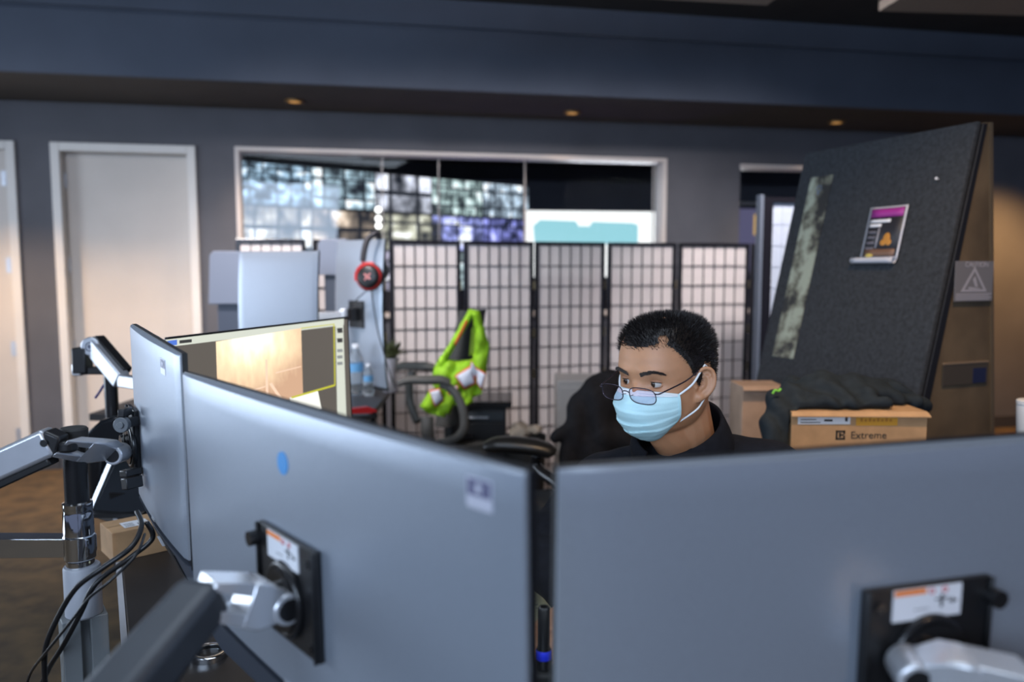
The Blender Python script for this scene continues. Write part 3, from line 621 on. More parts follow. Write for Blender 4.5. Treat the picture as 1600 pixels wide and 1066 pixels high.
m.bar((PX-.16, YP-.005, zz(851)), (PX-.34, YP-.04, zz(851)), .036, .030); ext_o = m.build('extension_arm', chrome_m, pol, world=True, bevel=.003)
m = MB(); m.lathe([(.0215, zz(874)), (.0222, zz(884)), (.0215, zz(892))], c=(PX, YP, 0)); m.build('chrome_ring', chrome_m, pol, world=True)
m = MB(); m.lathe([(.026, zz(960)), (.0285, zz(957)), (.0285, zz(886)), (.027, zz(883)), (.023, zz(883))], c=(PX+.002, YP, 0)); m.build('grey_sleeve', greyplastic_m, pol, world=True)
Mp = Matrix.Translation((PX, YP, 0)) @ Matrix.Rotation(math.atan2(-PX, YP)+.12, 4, 'Z'); m = MB(); m.box((-.034, -.026, .02), (-.007, .03, zz(958)), M=Mp); m.box((.007, -.026, .02), (.034, .03, zz(958)), M=Mp); m.box((-.009, -.012, .02), (.009, .028, zz(958)), M=Mp); m.build('slotted_post', mat('post_grey', (.20, .215, .22), .45, metal=.2), pol, world=True, bevel=.0015, smooth=0)
m = MB(); m.box((PX-.16, YP-.22, .0), (PX+.16, YP+.16, .02)); m.build('foot_plate', black_m, pol, world=True, bevel=.003)
el = V((PX-.345, YP-.045, 0))
m = MB(); m.cyl((el.x, el.y, zz(872)), (el.x, el.y, zz(790)), .026); m.build('elbow', satin_m, pol, world=True, bevel=.003)
# sprung link back to the monitor
YA = YP-.045; J = at(80, 690, YA); J2 = at(-300, 862, YA-.02); J2.z = min(J2.z, 1.02)
m = MB(); d = (J-J2).normalized(); up = V((0, 0, 1)); m.bar(J2, J+d*.004, .036, .046, mi=0); so = m.build('spring_arm', brushed_m, pol, world=True, bevel=.006, seg=3)
m = MB(); m.bar(J2+V((0, .004, -.031)), J+V((0, .004, -.029)), .030, .016); m.build('lower_link', black_m, pol, world=True, bevel=.003)
q = at(68, 693, YA-.019); m = MB(); m.ring(q, (0, 1, 0), .0048, .0012, 20, 6); m.cyl(q+V((0, -.0008, 0)), q+V((0, .002, 0)), .0045, n=18); m.build('arm_bolt', black_m, pol, world=True)
K = at(98, 697, YA); m = MB(); m.bar(J+V((-.008, 0, 0)), K, .034, .044, w1=.03, h1=.034); m.cyl(K+V((.008, 0, -.009)), K+V((.008, 0, .009)), .0145); m.build('arm_knuckle', black_m, pol, world=True, bevel=.004)
Pv = vesa(pol, MLM, lz=.205, lx=-.142, knob=-1, sag=.0040, hx=.032)
Nl = (Pv.to_3x3() @ V((0, -1, 0))).normalized()
A = at(184, 709, 1.345); B = at(104, 698, YA); m = MB(); m.hull([Pv.translation+Nl*.02+V((0, 0, z)) for z in (-.03, .02)]+[Pv.translation+Nl*.02+Pv.to_3x3() @ V((x, 0, 0)) for x in (-.02, .02)]+[A+V((0, .02, z)) for z in (-.015, .015)]); m.build('tilt_head', black_m, pol, world=True, bevel=.002)
clevis(pol, A, B, (0, -1, .05), .019)
m = MB(); e_ = at(190, 664, 1.33); m.cyl(e_+V((0, -.004, 0)), e_+V((0, .008, 0)), .0130, n=28); m.cyl(e_+V((0, -.007, 0)), e_+V((0, -.004, 0)), .0060, n=20); m.build('tilt_knob', mat('knob_grey', (.16, .17, .18), .35, metal=.5), pol, world=True, bevel=.001)
for a_, b_, h_ in (((190, 644, 1.345), (201, 644, 1.345), .014), ((194, 660, 1.355), (206, 660, 1.345), .016), ((199, 738, 1.355), (210, 738, 1.345), .012), ((202, 754, 1.35), (211, 754, 1.34), .020)):
    m = MB(); m.bar(at(*a_), at(*b_), .03, h_); m.build('tilt_bracket', black_m, pol, world=True, bevel=.002)
# --- arm and pole behind, holding the lit monitor
YB = 2.30; b0 = at(175, 640, YB)
ab = thing('monitor_mount', (b0.x, YB, .74), 'black pole with silver arm in front of the pale door', 'monitor arm', 'monitor arms')
zb = lambda px, py: at(px, py, YB)
m = MB(); m.cyl((b0.x, YB, .752), (b0.x, YB, zb(175, 568).z), .0185); m.build('pole', satin_m, ab, world=True)
m = MB(); m.box((b0.x-.05, YB-.05, .7402), (b0.x+.05, YB+.06, .752)); m.build('clamp_base', black_m, ab, world=True)
m = MB(); m.bar(zb(125, 579), zb(178, 579), .03, .022); m.bar(zb(118, 563), zb(140, 563), .044, .075); m.build('extension_arm', black_m, ab, world=True, bevel=.004)
m = MB(); m.bar(zb(117, 577), zb(131, 577), .040, .036); m.build('arm_end', alum_m, ab, world=True, bevel=.004)
e0 = zb(146, 541); e1 = zb(206, 590)+V((0, -.06, 0)); m = MB(); m.bar(e0, e1, .034, .050); m.cyl(e0+V((0, -.02, 0)), e0+V((0, .02, 0)), .028); m.build('spring_arm', brushed_m, ab, world=True, bevel=.004)
m = MB(); m.bar(e0+V((.01, .012, .024)), e1+V((.01, .012, .026)), .03, .018); m.build('arm_cover', black_m, ab, world=True, bevel=.003)
q = e0+V((0, -.0205, 0)); m = MB(); m.ring(q, (0, 1, 0), .012, .002, 20, 6); m.cyl(q, q+V((0, -.001, 0)), .006, n=16); m.build('arm_bolt', chrome_m, ab, world=True)
bc = (MBM @ Matrix.Translation((0, -SAG-.001, .22))).translation; bn = (MBM.to_3x3() @ V((0, -1, 0))).normalized()
m = MB(); m.bar(e1, bc+bn*.06, .03, .034); m.bar(bc+bn*.06, bc+bn*.006, .034, .034); m.build('forearm', brushed_m, ab, world=True, bevel=.003)
m = MB(); X = (MBM.to_3x3() @ V((1, 0, 0))); Z = (MBM.to_3x3() @ V((0, 0, 1))); m.hull([bc+X*x+Z*z+bn*y for x in (-.055, .055) for z in (-.055, .055) for y in (0.0, .008)]); m.build('vesa_plate', black_m, ab, world=True)
m = MB(); m.tube([zb(174, 592), zb(164, 600), zb(156, 612), zb(149, 622)], .0035); m.build('cable_tail', mat('violet_cable', (.06, .05, .16), .4), ab, world=True)
# ------------------------------------------------------------------ the ring desk
dk = thing('desk', (-.2, 1.2, 0), 'dark ring desk carrying the curved monitors', 'desk')
outer = [(-1.34, 2.52), (-1.17, 2.16), (-1.06, 2.085), (-.636, 1.27), (-.58, .85), (-.50, .45), (-.2, .30), (0.05, .25), (1.25, .42)]
inner = [(1.25, 1.02), (.60, 1.06), (.30, 1.18), (.17, 1.33), (.12, 1.48), (.08, 1.72), (-.12, 2.30), (-.30, 2.62), (-1.12, 2.66)]
m = MB(); m.prism([(x, y, .71) for x, y in outer+inner], (0, 0, .03)); m.build('desk_top', desk_m, dk, world=True, smooth=0, bevel=.004)
for x, y in ((-1.0, 2.42), (-.50, 1.18), (-.05, .42), (1.12, .55), (1.1, .92), (-.22, 2.35)):
    m = MB(); m.box((x-.03, y-.03, 0), (x+.03, y+.03, .71)); m.build('leg', satin_m, dk, world=True, bevel=.003)
m = MB(); a, b = V((-1.06, 2.085, 0)), V((-.636, 1.27, 0)); nrm = V((-(b-a).y, (b-a).x, 0)).normalized()
m.prism([a+V((0, 0, .700)), b+V((0, 0, .700)), b+V((0, 0, .7395)), a+V((0, 0, .7395))], -nrm*.010); m.build('edge_strip', greyplastic_m, dk, world=True, smooth=0)
# small carton on the desk
bx = atz(177, 880, .74); _o = Matrix.Rotation(.72, 3, 'Z') @ V((-.062, -.05, 0)); cB = thing('carton', (bx.x-_o.x, bx.y-_o.y, .7402), 'small cardboard carton with white shipping label on the desk', 'box', rz=.72)
m = MB(); m.box((-.062, -.05, 0), (.062, .05, .068)); m.build('box_body', card_m, cB, smooth=0, bevel=.0015)
m = MB(); m.box((-.062, -.003, .0682), (.062, .003, .0686)); m.build('tape', mat('brown_tape', (.36, .22, .11), .35), cB, smooth=0)
m = MB(); m.box((-.030, -.032, .0686), (.026, .012, .0691)); lb = m.build('shipping_label', label_m, cB, smooth=0)
m = MB()
for k in range(5): m.box((.002+k*.0042, -.026, .0691), (.0045+k*.0042, -.012, .0694))
for k in range(3): m.box((-.026, -.026+k*.010, .0691), (-.006, -.0235+k*.010, .0694))
m.build('label_print', dark_print, lb, smooth=0)
# cables that hang from the steep monitor over the post
cz = lambda *a: [at(*q) for q in a]
for k, pts in enumerate((((214, 800, 1.285), (221, 822, 1.25), (205, 855, 1.20), (160, 888, 1.18), (120, 918, 1.18), (93, 960, 1.19), (72, 1010, 1.20), (70, 1060, 1.22), (76, 1100, 1.26)),
                          ((229, 816, 1.262), (238, 842, 1.265), (200, 874, 1.25), (150, 912, 1.222), (125, 960, 1.222), (98, 1010, 1.235), (78, 1042, 1.26), (60, 1080, 1.28)))):
    o = MB(); o.tube(cz(*pts), .0042, n=10, sub=8); lab = ('thicker black cable curving over the grey sleeve', 'black cable crossing low over the slotted post')[k]
    tag(o.build('cable', black_m, None, smooth=180), lab, 'cable', 'cables at the pole')
o = MB(); o.tube(cz((226, 835, 1.235), (212, 868, 1.16), (172, 908, 1.13), (140, 934, 1.13), (118, 962, 1.13), (100, 985, 1.14), (70, 1022, 1.17), (48, 1052, 1.27), (36, 1090, 1.29)), .0022, n=8, sub=8); tag(o.build('cable', black_m, None, smooth=180), 'thin black wire falling beside the grey post', 'cable', 'cables at the pole')
# dark tablet propped at a slant, and the speaker behind the pole
YT_ = 2.10; q0 = atz(170, 806, .7402)
tb = thing('tablet', (at(175, 806, YT_).x, YT_, .7402), 'dark glossy tablet with silver edge propped behind the small carton', 'tablet')
c_ = [at(*p) for p in ((176, 723, 2.13), (232, 723, 2.10), (232, 800, 2.06), (140, 803, 2.09))]
m = MB(); m.prism(c_, V((.002, .010, .003))); m.build('case', mat('tablet_glass', (.012, .014, .016), .12), tb, world=True, smooth=0, bevel=.002)
m = MB(); m.bar(c_[3]+V((-.003, 0, -.004)), c_[0]+V((-.003, 0, .004)), .012, .014, up=(0, 1, 0)); m.build('edge_rail', alum_m, tb, world=True, bevel=.002)
m = MB(); b_ = (c_[2]+c_[3])/2; m.bar((b_.x-.07, 2.08, .7462), (b_.x+.07, 2.08, .7462), .05, .011); m.hull([b_+V((x, .012, .05)) for x in (-.03, .03)]+[b_+V((x, .022, .05)) for x in (-.03, .03)]+[V((b_.x+x, 2.10+y, .742)) for x in (-.03, .03) for y in (.0, .03)]); m.build('stand', black_m, tb, world=True)
sp0 = at(153, 668, 2.19)
sk = thing('desk_speaker', (sp0.x, 2.19, .7402), 'black round-topped speaker standing behind the silver clevis', 'speaker')
hs = at(170, 648, 2.19).z-.7402
m = MB(); m.lathe([(.028, 0), (.031, .005), (.031, hs-.075)], n=32); m.build('housing', mat('black_gloss', (.008, .009, .011), .18), sk, smooth=60)
m = MB(); m.ring((0, 0, hs-.078), (0, 0, 1), .0315, .003); m.build('trim_ring', brushed_m, sk)
m = MB(); m.hull([V((x, y, z)) for x, z in ((-.028, hs-.076), (.082, hs-.076), (-.024, hs-.05), (.02, hs-.012), (.06, hs), (.085, hs-.01)) for y in (-.03, .03)]); m.build('hood', mat('black_gloss', (.008, .009, .011)), sk, smooth=40, bevel=.01, seg=3)
# silver ring of a cup on the desk below the dark arm
cp = atz(326, 1016, .752); ck = thing('desk_grommet', (cp.x, cp.y, .7402), 'bright metal cable grommet ring in the desk below the dark arm', 'grommet')
m = MB(); m.lathe([(.022, .001), (.030, .0), (.031, .010), (.028, .012), (.022, .011)], cap=False); m.build('rim', chrome_m, ck, smooth=60)
m = MB(); m.cyl((0, 0, 0), (0, 0, .004), .0225); m.build('lid', black_m, ck)
# radio with a stub antenna, notebook
rp = at(850, 948, 1.04)
rd = thing('radio', (rp.x, 1.04, .7402), 'two-way radio standing between the two big monitors, blue band on antenna', 'radio')
H = rp.z-.7402
m = MB(); m.box((-.045, -.018, 0), (.016, .018, .115)); m.build('body', blackrub_m, rd, bevel=.004)
m = MB(); m.lathe([(.0085, .112), (.0090, H-.06), (.0078, H-.055), (.0078, H-.003), (.0066, H), (.0048, H-.0005), (.0045, H-.004)], n=24); m.build('antenna', satin_m, rd, smooth=40)
zb_ = at(850, 1022, 1.04).z-.7402; m = MB(); m.lathe([(.0096, zb_-.0065), (.0099, zb_-.006), (.0099, zb_+.006), (.0096, zb_+.0065)], n=24, cap=False); m.build('blue_band', blue_m, rd)
m = MB(); m.cyl((-.030, 0, .114), (-.030, 0, .128), .008); m.build('volume_knob', blackrub_m, rd, bevel=.001)
m = MB(); m.box((-.035, -.0186, .094), (-.006, -.0181, .100)); m.build('front_marking', label_m, rd, smooth=0)
nb = thing('notebook', (.03, 1.47, .7402), 'open notebook with yellowish pages under the sleeve', 'notebook', rz=.25)
for sgn in (-1, 1):
    lo = []; hi = []
    for j in range(5):
        y = -.085+.17*j/4; lo.append([V((sgn*x, y, .001)) for x in (0, .03, .06, .09, .105)]); hi.append([V((sgn*x, y, z)) for x, z in ((0, .006), (.03, .013), (.06, .011), (.09, .009), (.105, .007))])
    m = MB(); m.slab(lo, hi); m.build('page_block', mat('paper_yellowish', (.55, .54, .36), .8), nb, smooth=60)
    m = MB()
    for k in range(9): m.box((sgn*.02-.006 if sgn > 0 else -.085, -.07+k*.016, .0128), (.085 if sgn > 0 else -.014, -.068+k*.016, .0131), M=Matrix.Rotation(sgn*.06, 4, 'Y'))
    m.build('handwriting', mat('ink', (.10, .10, .14), .7), nb, smooth=0)
m = MB(); m.box((-.11, -.09, 0), (.11, .09, .0012)); m.build('cover', mat('notebook_cover', (.22, .21, .10), .7), nb, smooth=0)
# ------------------------------------------------------------------ paper folding screens
paper_m = bpy.data.materials.new('screen_paper'); paper_m.use_nodes = True; nt = paper_m.node_tree; nt.nodes.clear(); L = nt.links.new
out = nt.nodes.new('ShaderNodeOutputMaterial'); df = nt.nodes.new('ShaderNodeBsdfDiffuse'); tl = nt.nodes.new('ShaderNodeBsdfTranslucent'); tp = nt.nodes.new('ShaderNodeBsdfTransparent'); m1 = nt.nodes.new('ShaderNodeMixShader'); m2 = nt.nodes.new('ShaderNodeMixShader')
df.inputs[0].default_value = (.86, .79, .77, 1); tl.inputs[0].default_value = (.82, .76, .72, 1); m1.inputs[0].default_value = .30; m2.inputs[0].default_value = .20
L(df.outputs[0], m1.inputs[1]); L(tl.outputs[0], m1.inputs[2]); L(m1.outputs[0], m2.inputs[1]); L(tp.outputs[0], m2.inputs[2]); L(m2.outputs[0], out.inputs[0])
SHH = 1.552
frame_b = mat('lacquer_black', (.010, .009, .012), .22)
def screen_panel(root, p, q, H, ncol, pitch=.118, fw=.022, lat=frame_b, pap=paper_m):
    p, q = V((p.x, p.y, 0)), V((q.x, q.y, 0)); W = (q-p).length; M = BASE[root.name].inverted() @ Matrix.Translation(p) @ Matrix.Rotation(math.atan2((q-p).y, (q-p).x), 4, 'Z')
    m = MB(); a = fw
    for lo, hi in (((0, -.01, 0), (a, .01, H)), ((W-a, -.01, 0), (W, .01, H)), ((a, -.009, H-.022), (W-a, .009, H)), ((a, -.009, .05), (W-a, .009, .085))): m.box(lo, hi, M=M)
    f = m.build('panel', frame_b, root, smooth=0, bevel=.002)
    m = MB(); m.box((a, .004, .085), (W-a, .0046, H-.022), M=M); m.build('paper', pap, f, smooth=0)
    m = MB(); n = ncol
    for i in range(1, n): x = a+(W-2*a)*i/n; m.box((x-.0022, -.005, .085), (x+.0022, .003, H-.022), M=M)
    k = 1
    while H-.022-pitch*k > .1: z = H-.022-pitch*k; m.box((a, -.0045, z-.0022), (W-a, .0025, z+.0022), M=M); k += 1
    m.build('lattice', lat, f, smooth=0)
    for z in (.25, .78, 1.02, 1.30):
        m = MB(); m.box((W-.004, -.013, z-.025), (W+.004, -.0095, z+.025), M=M); m.build('hinge', mat('brass', (.55, .42, .22), .3, metal=1), f, smooth=0)
def SY(px): return 4.15+(px-370)/796*.85
def folding(pxs, label, zig):
    c = at(pxs[0][0], 400, SY(pxs[0][0])); t = thing('folding_screen', (c.x, c.y, 0), label, 'folding screen', 'paper folding screens')
    for k, (a, b) in enumerate(pxs):
        e = .012 if (k+zig) % 2 else -.012
        screen_panel(t, at(a, 400, SY(a)-e), at(b, 400, SY(b)+e), SHH, 6)
folding([(369, 478), (489, 600), (608, 719), (724.5, 833)], 'black framed paper folding screen behind the green safety vest', 0)
folding([(836, 944.5), (949.5, 1056), (1060.5, 1170), (1173, 1189)], 'black framed paper folding screen behind the masked person', 1)
YT = 4.32; p = at(1184, 400, YT); q = at(1300, 400, YT+.10); p.z = q.z = 0
t = thing('folding_screen', p, 'tall pale blue folding screen half hidden by the leaning felt booth', 'folding screen', 'paper folding screens')
blue_pap = mat('screen_cloth_blue', (.46, .51, .61), .8, noise=.05, nscale=30)
M = Matrix.Rotation(math.atan2((q-p).y, (q-p).x), 4, 'Z'); W = (q-p).length; HT = at(1205, 308, YT).z
m = MB(); m.box((.018, -.014, 0), (.076, .014, HT), M=M); m.box((W-.05, -.014, 0), (W, .014, HT), M=M); m.box((.07, -.013, HT-.028), (W-.05, .013, HT), M=M); m.box((.07, -.013, .05), (W-.05, .013, .09), M=M); f = m.build('panel', frame_b, t, smooth=0, bevel=.002)
m = MB(); m.box((0, -.016, 0), (.018, .03, HT+.012), M=M); m.build('edge_post', mat('edge_post_blue', (.13, .15, .19), .5), t, smooth=0)
m = MB(); m.box((.076, .004, .09), (W-.05, .006, HT-.028), M=M); m.build('paper', blue_pap, f, smooth=0)
m = MB()
for i in range(1, 5): x = .076+(W-.126)*i/5; m.box((x-.0015, .001, .09), (x+.0015, .004, HT-.028), M=M)
for k in range(1, 15): m.box((.076, .0014, HT-.028-.115*k-.0015), (W-.05, .004, HT-.028-.115*k+.0015), M=M)
m.build('lattice', mat('lattice_grey', (.36, .40, .48), .6), f, smooth=0)

# ------------------------------------------------------------------ desk behind with upright monitors
HD = .80; d0 = at(300, 600, 3.3); d1 = at(628, 600, 3.75)
bd = thing('desk', (-1.1, 3.7, 0), 'far dark desk in front of the paper screen, under the upright monitors', 'desk')
ol = [(-1.75, 3.25), (-.58, 3.12), (-.60, 3.88), (-.70, 4.20), (-1.5, 3.98), (-1.75, 3.93)]
m = MB(); m.prism([(x, y, HD-.03) for x, y in ol], (0, 0, .03)); m.build('desk_top', desk_m, bd, world=True, smooth=0, bevel=.003)
m = MB(); m.box((-1.7, 3.30, .1), (-.60, 3.32, HD-.03)); m.build('front_panel', mat('panel_navy', (.018, .020, .028), .7, noise=.2, nscale=60), bd, world=True, smooth=0)
m = MB(); m.tube([(-.75, 3.99, HD+.006), (-.68, 3.95, HD+.006), (-.62, 3.905, HD+.006)], .006, sub=4); m.build('edge_strip', white_m, bd, world=True)
for x in (-1.68, -.70):
    for y in (3.37, 3.88): m = MB(); m.box((x-.03, y-.03, 0), (x+.03, y+.03, HD-.03)); m.build('leg', satin_m, bd, world=True)
def up_matrix(px, py, Y, yaw, H=.714):
    p = at(px, py, Y); return Matrix.Translation((p.x, p.y, p.z-H)) @ Matrix.Rotation(yaw, 4, 'Z')
M1 = up_matrix(434, 393, 3.45, -.35, .650); M2 = up_matrix(562, 375, 3.86, -.80)
GU = 'upright monitors on the far desk'
mon1 = monitor(M1, 'upright grey curved monitor back, its top below the video wall window', GU, W=.405, H=.650, sag=.02, chamfer=.02, portrait=True)
mon2 = monitor(M2, 'upright grey curved monitor back with headphones hung over it', GU, W=.405, H=.714, sag=.02, chamfer=.02, portrait=True)
for M, lab, off in ((M1, 'black arm of the upright monitor below the video wall window', -.16), (M2, 'black arm with square plate on the monitor with headphones', -.20)):
    c = M @ V((0, -.022, .357 if M is M2 else .19)); n = (M.to_3x3() @ V((0, -1, 0))); b = c+n*.22+V((off, 0, 0)); b.z = HD
    if M is M1: b = V((c.x-.02, c.y-.17, HD))
    t = thing('monitor_mount', b, lab, 'monitor arm', 'arms on the far desk')
    X = M.to_3x3() @ V((1, 0, 0)); Z = V((0, 0, 1))
    m = MB(); m.hull([c+X*x+Z*z+n*y for x in (-.06, .06) for z in (-.065, .065) for y in (.0, .008)]); pl = m.build('vesa_plate', black_m, t, world=True)
    m = MB(); m.hull([c+X*x+Z*z+n*y for x in (-.03, .03) for z in (-.03, .03) for y in (.008, .05)]); m.build('tilt_head', black_m, t, world=True)
    m = MB(); e = c+n*.075; m.cyl(e+V((0, 0, -.03)), e+V((0, 0, .03)), .02); m.bar(e, V((b.x, b.y, e.z-.01)), .035, .035); m.build('forearm', alum_m, t, world=True, bevel=.004)
    m = MB(); m.cyl((b.x, b.y, HD+.012), (b.x, b.y, e.z+.02), .0175); m.build('pole', satin_m, t, world=True)
    m = MB(); m.box((b.x-.05, b.y-.05, HD+.0005), (b.x+.05, b.y+.05, HD+.012)); m.build('clamp_base', black_m, t, world=True)
# boxy displays behind the upright ones
shade_m = mat('blue_grey_shell', (.16, .18, .23), .5)
for (pl_, pr_, pt_, pb_, Y, lab) in ((329, 420, 393, 475, 3.88, 'boxy blue grey display behind the first upright monitor'), (497, 545, 374, 430, 4.11, 'boxy blue grey display between the two upright monitors')):
    a, b = at(pl_, pt_, Y), at(pr_, pb_, Y); cx = (a.x+b.x)/2
    t = thing('boxy_display', (cx, Y, HD+.0005), lab, 'monitor', 'boxy displays on the far desk')
    wd = b.x-a.x; h0, h1 = b.z-HD, a.z-HD
    m = MB(); m.prism([(-wd/2, -.05, h0), (-wd/2+.012, -.05, h1-.02), (-wd/2+.03, -.05, h1), (wd/2, -.05, h1), (wd/2, -.05, h0)], (0, .10, 0)); m.build('housing', shade_m, t, bevel=.004, smooth=0)
    m = MB(); m.box((-wd/2+.035, -.03, .012), (wd/2-.02, .03, h0-.0005)); m.build('neck', mat('neck_dark_blue', (.05, .06, .085), .5), t, bevel=.003, smooth=0)
    m = MB(); m.box((-wd/2, -.045, 0), (wd/2, .045, .012)); m.build('foot', black_m, t, bevel=.003, smooth=0)
    m = MB(); m.box((-wd/2+.02, .0505, h0+.01), (wd/2-.01, .053, h1-.03)); m.build('screen', bezel_m, t, smooth=0)
# headphones hung over the second upright monitor
hp = M2 @ V((.115, -.03, .714)); nX = M2.to_3x3() @ V((1, 0, 0)); nN = M2.to_3x3() @ V((0, -1, 0))
hd = thing('headphones', hp, 'black and red gaming headphones hung over the upright monitor', 'headphones')
def pm(px, py, d=.03): p = on_plane(px, py, M2 @ Matrix.Translation((0, -.02-d, 0))); return M2 @ V((p.x, -.02-d, p.z))
cupc = pm(577, 433, .058)
topc = M2 @ V((.12, .006, .714)); 
pA = at(567, 408, cupc.y+.02); pB = at(570, 388, cupc.y+.03); pT = at(590, 375, cupc.y+.06); pT.z = M2.translation.z+.714+.024
m = MB(); m.tube([pA, pB, (pB+pT)/2+V((-.012, 0, .012)), pT, topc+nN*-.045+nX*-.03+V((0, 0, -.01)), topc+nN*-.06+nX*-.06+V((0, 0, -.09))], .014, n=12, sub=6); m.build('headband', mat('headband_pad', (.02, .018, .022), .6), hd, world=True, smooth=180)
ax = (CAM-cupc).normalized(); ax = (ax+V((-.30, 0, .08))).normalized()
m = MB(); m.lathe([(.0, .030), (.036, .029), (.044, .025), (.054, .015), (.062, .004), (.065, -.006), (.060, -.018), (.048, -.022)], c=cupc, ax=ax, n=36); cu_ = m.build('ear_cup', black_m, hd, world=True, smooth=40)
m = MB(); m.lathe([(.0530, .0165), (.0585, .0095), (.0610, .0075), (.0570, .0150), (.0530, .0185)], c=cupc, ax=ax, n=36, cap=False); m.build('red_ring', mat('headphone_red', (.42, .03, .03), .35), hd, world=True, smooth=40)
m = MB(); q4 = ax.to_track_quat('Z', 'Y')
for a0, r0, r1 in ((.3, .004, .021), (2.0, .004, .019), (3.6, .003, .020), (5.0, .003, .018)):
    pa = cupc+ax*.0305+q4 @ V((r0*math.cos(a0), r0*math.sin(a0), 0)); pb = cupc+ax*.0305+q4 @ V((r1*math.cos(a0+.5), r1*math.sin(a0+.5), 0)); m.tube([pa, pb], .0035, sub=0, n=8)
m.build('cup_emblem', mat('emblem_pink', (.80, .30, .28), .4), hd, world=True)
m = MB(); yk = (pA-cupc); m.tube([pA, pA+V((.002, -.004, -.03)), cupc+V((-.016, -.012, .048))], .0065, n=8, sub=5); m.tube([cupc+q4 @ V((.064*math.cos(a), .064*math.sin(a), .004)) for a in [1.2+.25*k for k in range(10)]], .006, n=8, sub=3); m.build('yoke', mat('headphone_red', (.6, .05, .05)), hd, world=True)
c2 = topc+nN*-.075+nX*-.07+V((0, 0, -.15)); m = MB(); m.lathe([(.0, .03), (.04, .024), (.052, .0), (.04, -.02), (.0, -.022)], c=c2, ax=-nN, n=28, cap=False); m.build('ear_cup', black_m, hd, world=True)
m = MB(); m.tube([pm(581, 452, .045), pm(584, 480, .03), pm(591, 520, .025), pm(602, 560, .025), pm(611, 590, .03), pm(618, 606, .06)], .0033, n=8); m.tube([pm(576, 452, .045), pm(566, 460, .03), pm(555, 471, .04), pm(553, 480, .05)], .0028, n=8); m.build('cable', black_m, hd, world=True, smooth=180)
# water bottles
pet = bpy.data.materials.new('clear_plastic'); pet.use_nodes = True; b = pet.node_tree.nodes['Principled BSDF']; b.inputs['Transmission Weight'].default_value = .93; b.inputs['Roughness'].default_value = .08; b.inputs['IOR'].default_value = 1.25; b.inputs['Base Color'].default_value = (.85, .91, .95, 1)
for k, (px, py, Y, tilt, lab) in enumerate(((557, 617, 3.76, 0, 'clear water bottle with blue label beside the lit monitor'), (576, 619, 3.70, -.0, 'bluish clear water bottle standing behind the first bottle'))):
    p = atz(px, py, HD); t = thing('water_bottle', (p.x, p.y, HD+.0005), lab, 'bottle', 'water bottles')
    s = .24/.21 if k == 0 else .72
    m = MB(); m.lathe([(r*s, z*s) for r, z in ((.026, 0), (.031, .004), (.032, .03), (.0300, .04), (.032, .05), (.032, .085), (.0305, .09), (.032, .095), (.032, .135), (.029, .155), (.018, .178), (.0135, .185), (.0135, .196))], n=32); m.build('bottle_body', pet, t, smooth=50)
    m = MB(); m.lathe([(.0146*s, .196*s), (.0146*s, .211*s), (.0, .211*s)], n=24, cap=False); m.build('cap', label_m, t, smooth=40)
    m = MB(); m.lathe([(.0324*s, .098*s), (.0324*s, .132*s)], n=32, cap=False); m.build('label_wrap', mat('bottle_blue', (.10, .28, .50), .4), t, smooth=60)
# plant in a pale flared pot
pp = at(610, 606, 3.84); pk = thing('potted_plant', (pp.x, 3.84, HD+.0005), 'small olive plant in a pale flared pot at the desk end', 'plant')
m = MB(); m.lathe([(.036, 0), (.038, .01), (.026, .06), (.028, .11), (.045, .165), (.041, .165), (.025, .11)], n=28); m.build('pot', mat('pot_pale', (.42, .36, .37), .6), pk, smooth=50)
m = MB(); rnd = random.Random(3)
for k in range(60):
    a = rnd.random()*2*PI; e = rnd.uniform(.1, 1.4); l = rnd.uniform(.035, .07); b0 = V((rnd.uniform(-.03, .03), rnd.uniform(-.03, .03), .16+rnd.uniform(0, .035))); d = V((math.cos(a)*math.cos(e), math.sin(a)*math.cos(e), math.sin(e))); s = d.cross(V((0, 0, 1))).normalized()*.011
    m.grid([[b0-s*w_*1.0+d*l*t+V((0, 0, .01*t)), b0+d*l*t+V((0, 0, .004*t)), b0+s*w_+d*l*t+V((0, 0, .01*t))] for t, w_ in ((0, .3), (.4, 1), (.75, .8), (1, .08))])
m.build('leaves', mat('olive_leaf', (.10, .10, .035), .6, noise=.4, nscale=30), pk, smooth=180)
# red stapler and odds on the far desk
rs = atz(566, 655, HD); t = thing('stapler', (rs.x, rs.y, HD+.0005), 'small red stapler on the far dark desk', 'stapler', rz=.5)
m = MB(); m.box((-.06, -.017, 0), (.06, .017, .012)); m.build('base', blackrub_m, t, bevel=.003)
m = MB(); m.hull([V((x, y, z)) for x, z in ((-.058, .028), (.055, .02), (.06, .032), (.02, .05), (-.055, .046)) for y in (-.015, .015)]); m.build('handle', red_m, t, bevel=.004)
m = MB(); m.cyl((.045, -.016, .016), (.045, .016, .016), .011); m.build('pivot', black_m, t)

# ------------------------------------------------------------------ grey chair wearing the green vest
YC = 3.82; mesh_m = mat('mesh_grey', (.055, .055, .052), .8, noise=.3, nscale=220, bump=.3); grey_arm = mat('chair_grey', (.11, .105, .095), .5)
def cpx(px, py, Y=4.02): return at(px, py, Y-.2)
cs = cpx(690, 700); ch = thing('office_chair', (cs.x, YC, 0), 'grey mesh office chair with a green safety vest over its back', 'chair', 'office chairs')
lo = []; hi = []
for j in range(13):
    t = j/12; c = cpx(702, 668).lerp(cpx(737, 486), t); wd = .075*(1-.15*t**2)
    lo.append([c+V((wd*x, .10*x*x+.05*math.sin(t*3)+(.06*x), 0)) for x in (-1, -.75, -.5, -.25, 0, .25, .5, .75, 1)]); hi.append([p+V((0, .022, 0)) for p in lo[-1]])
m = MB(); m.slab(lo, hi); m.build('backrest', mesh_m, ch, world=True, smooth=60)
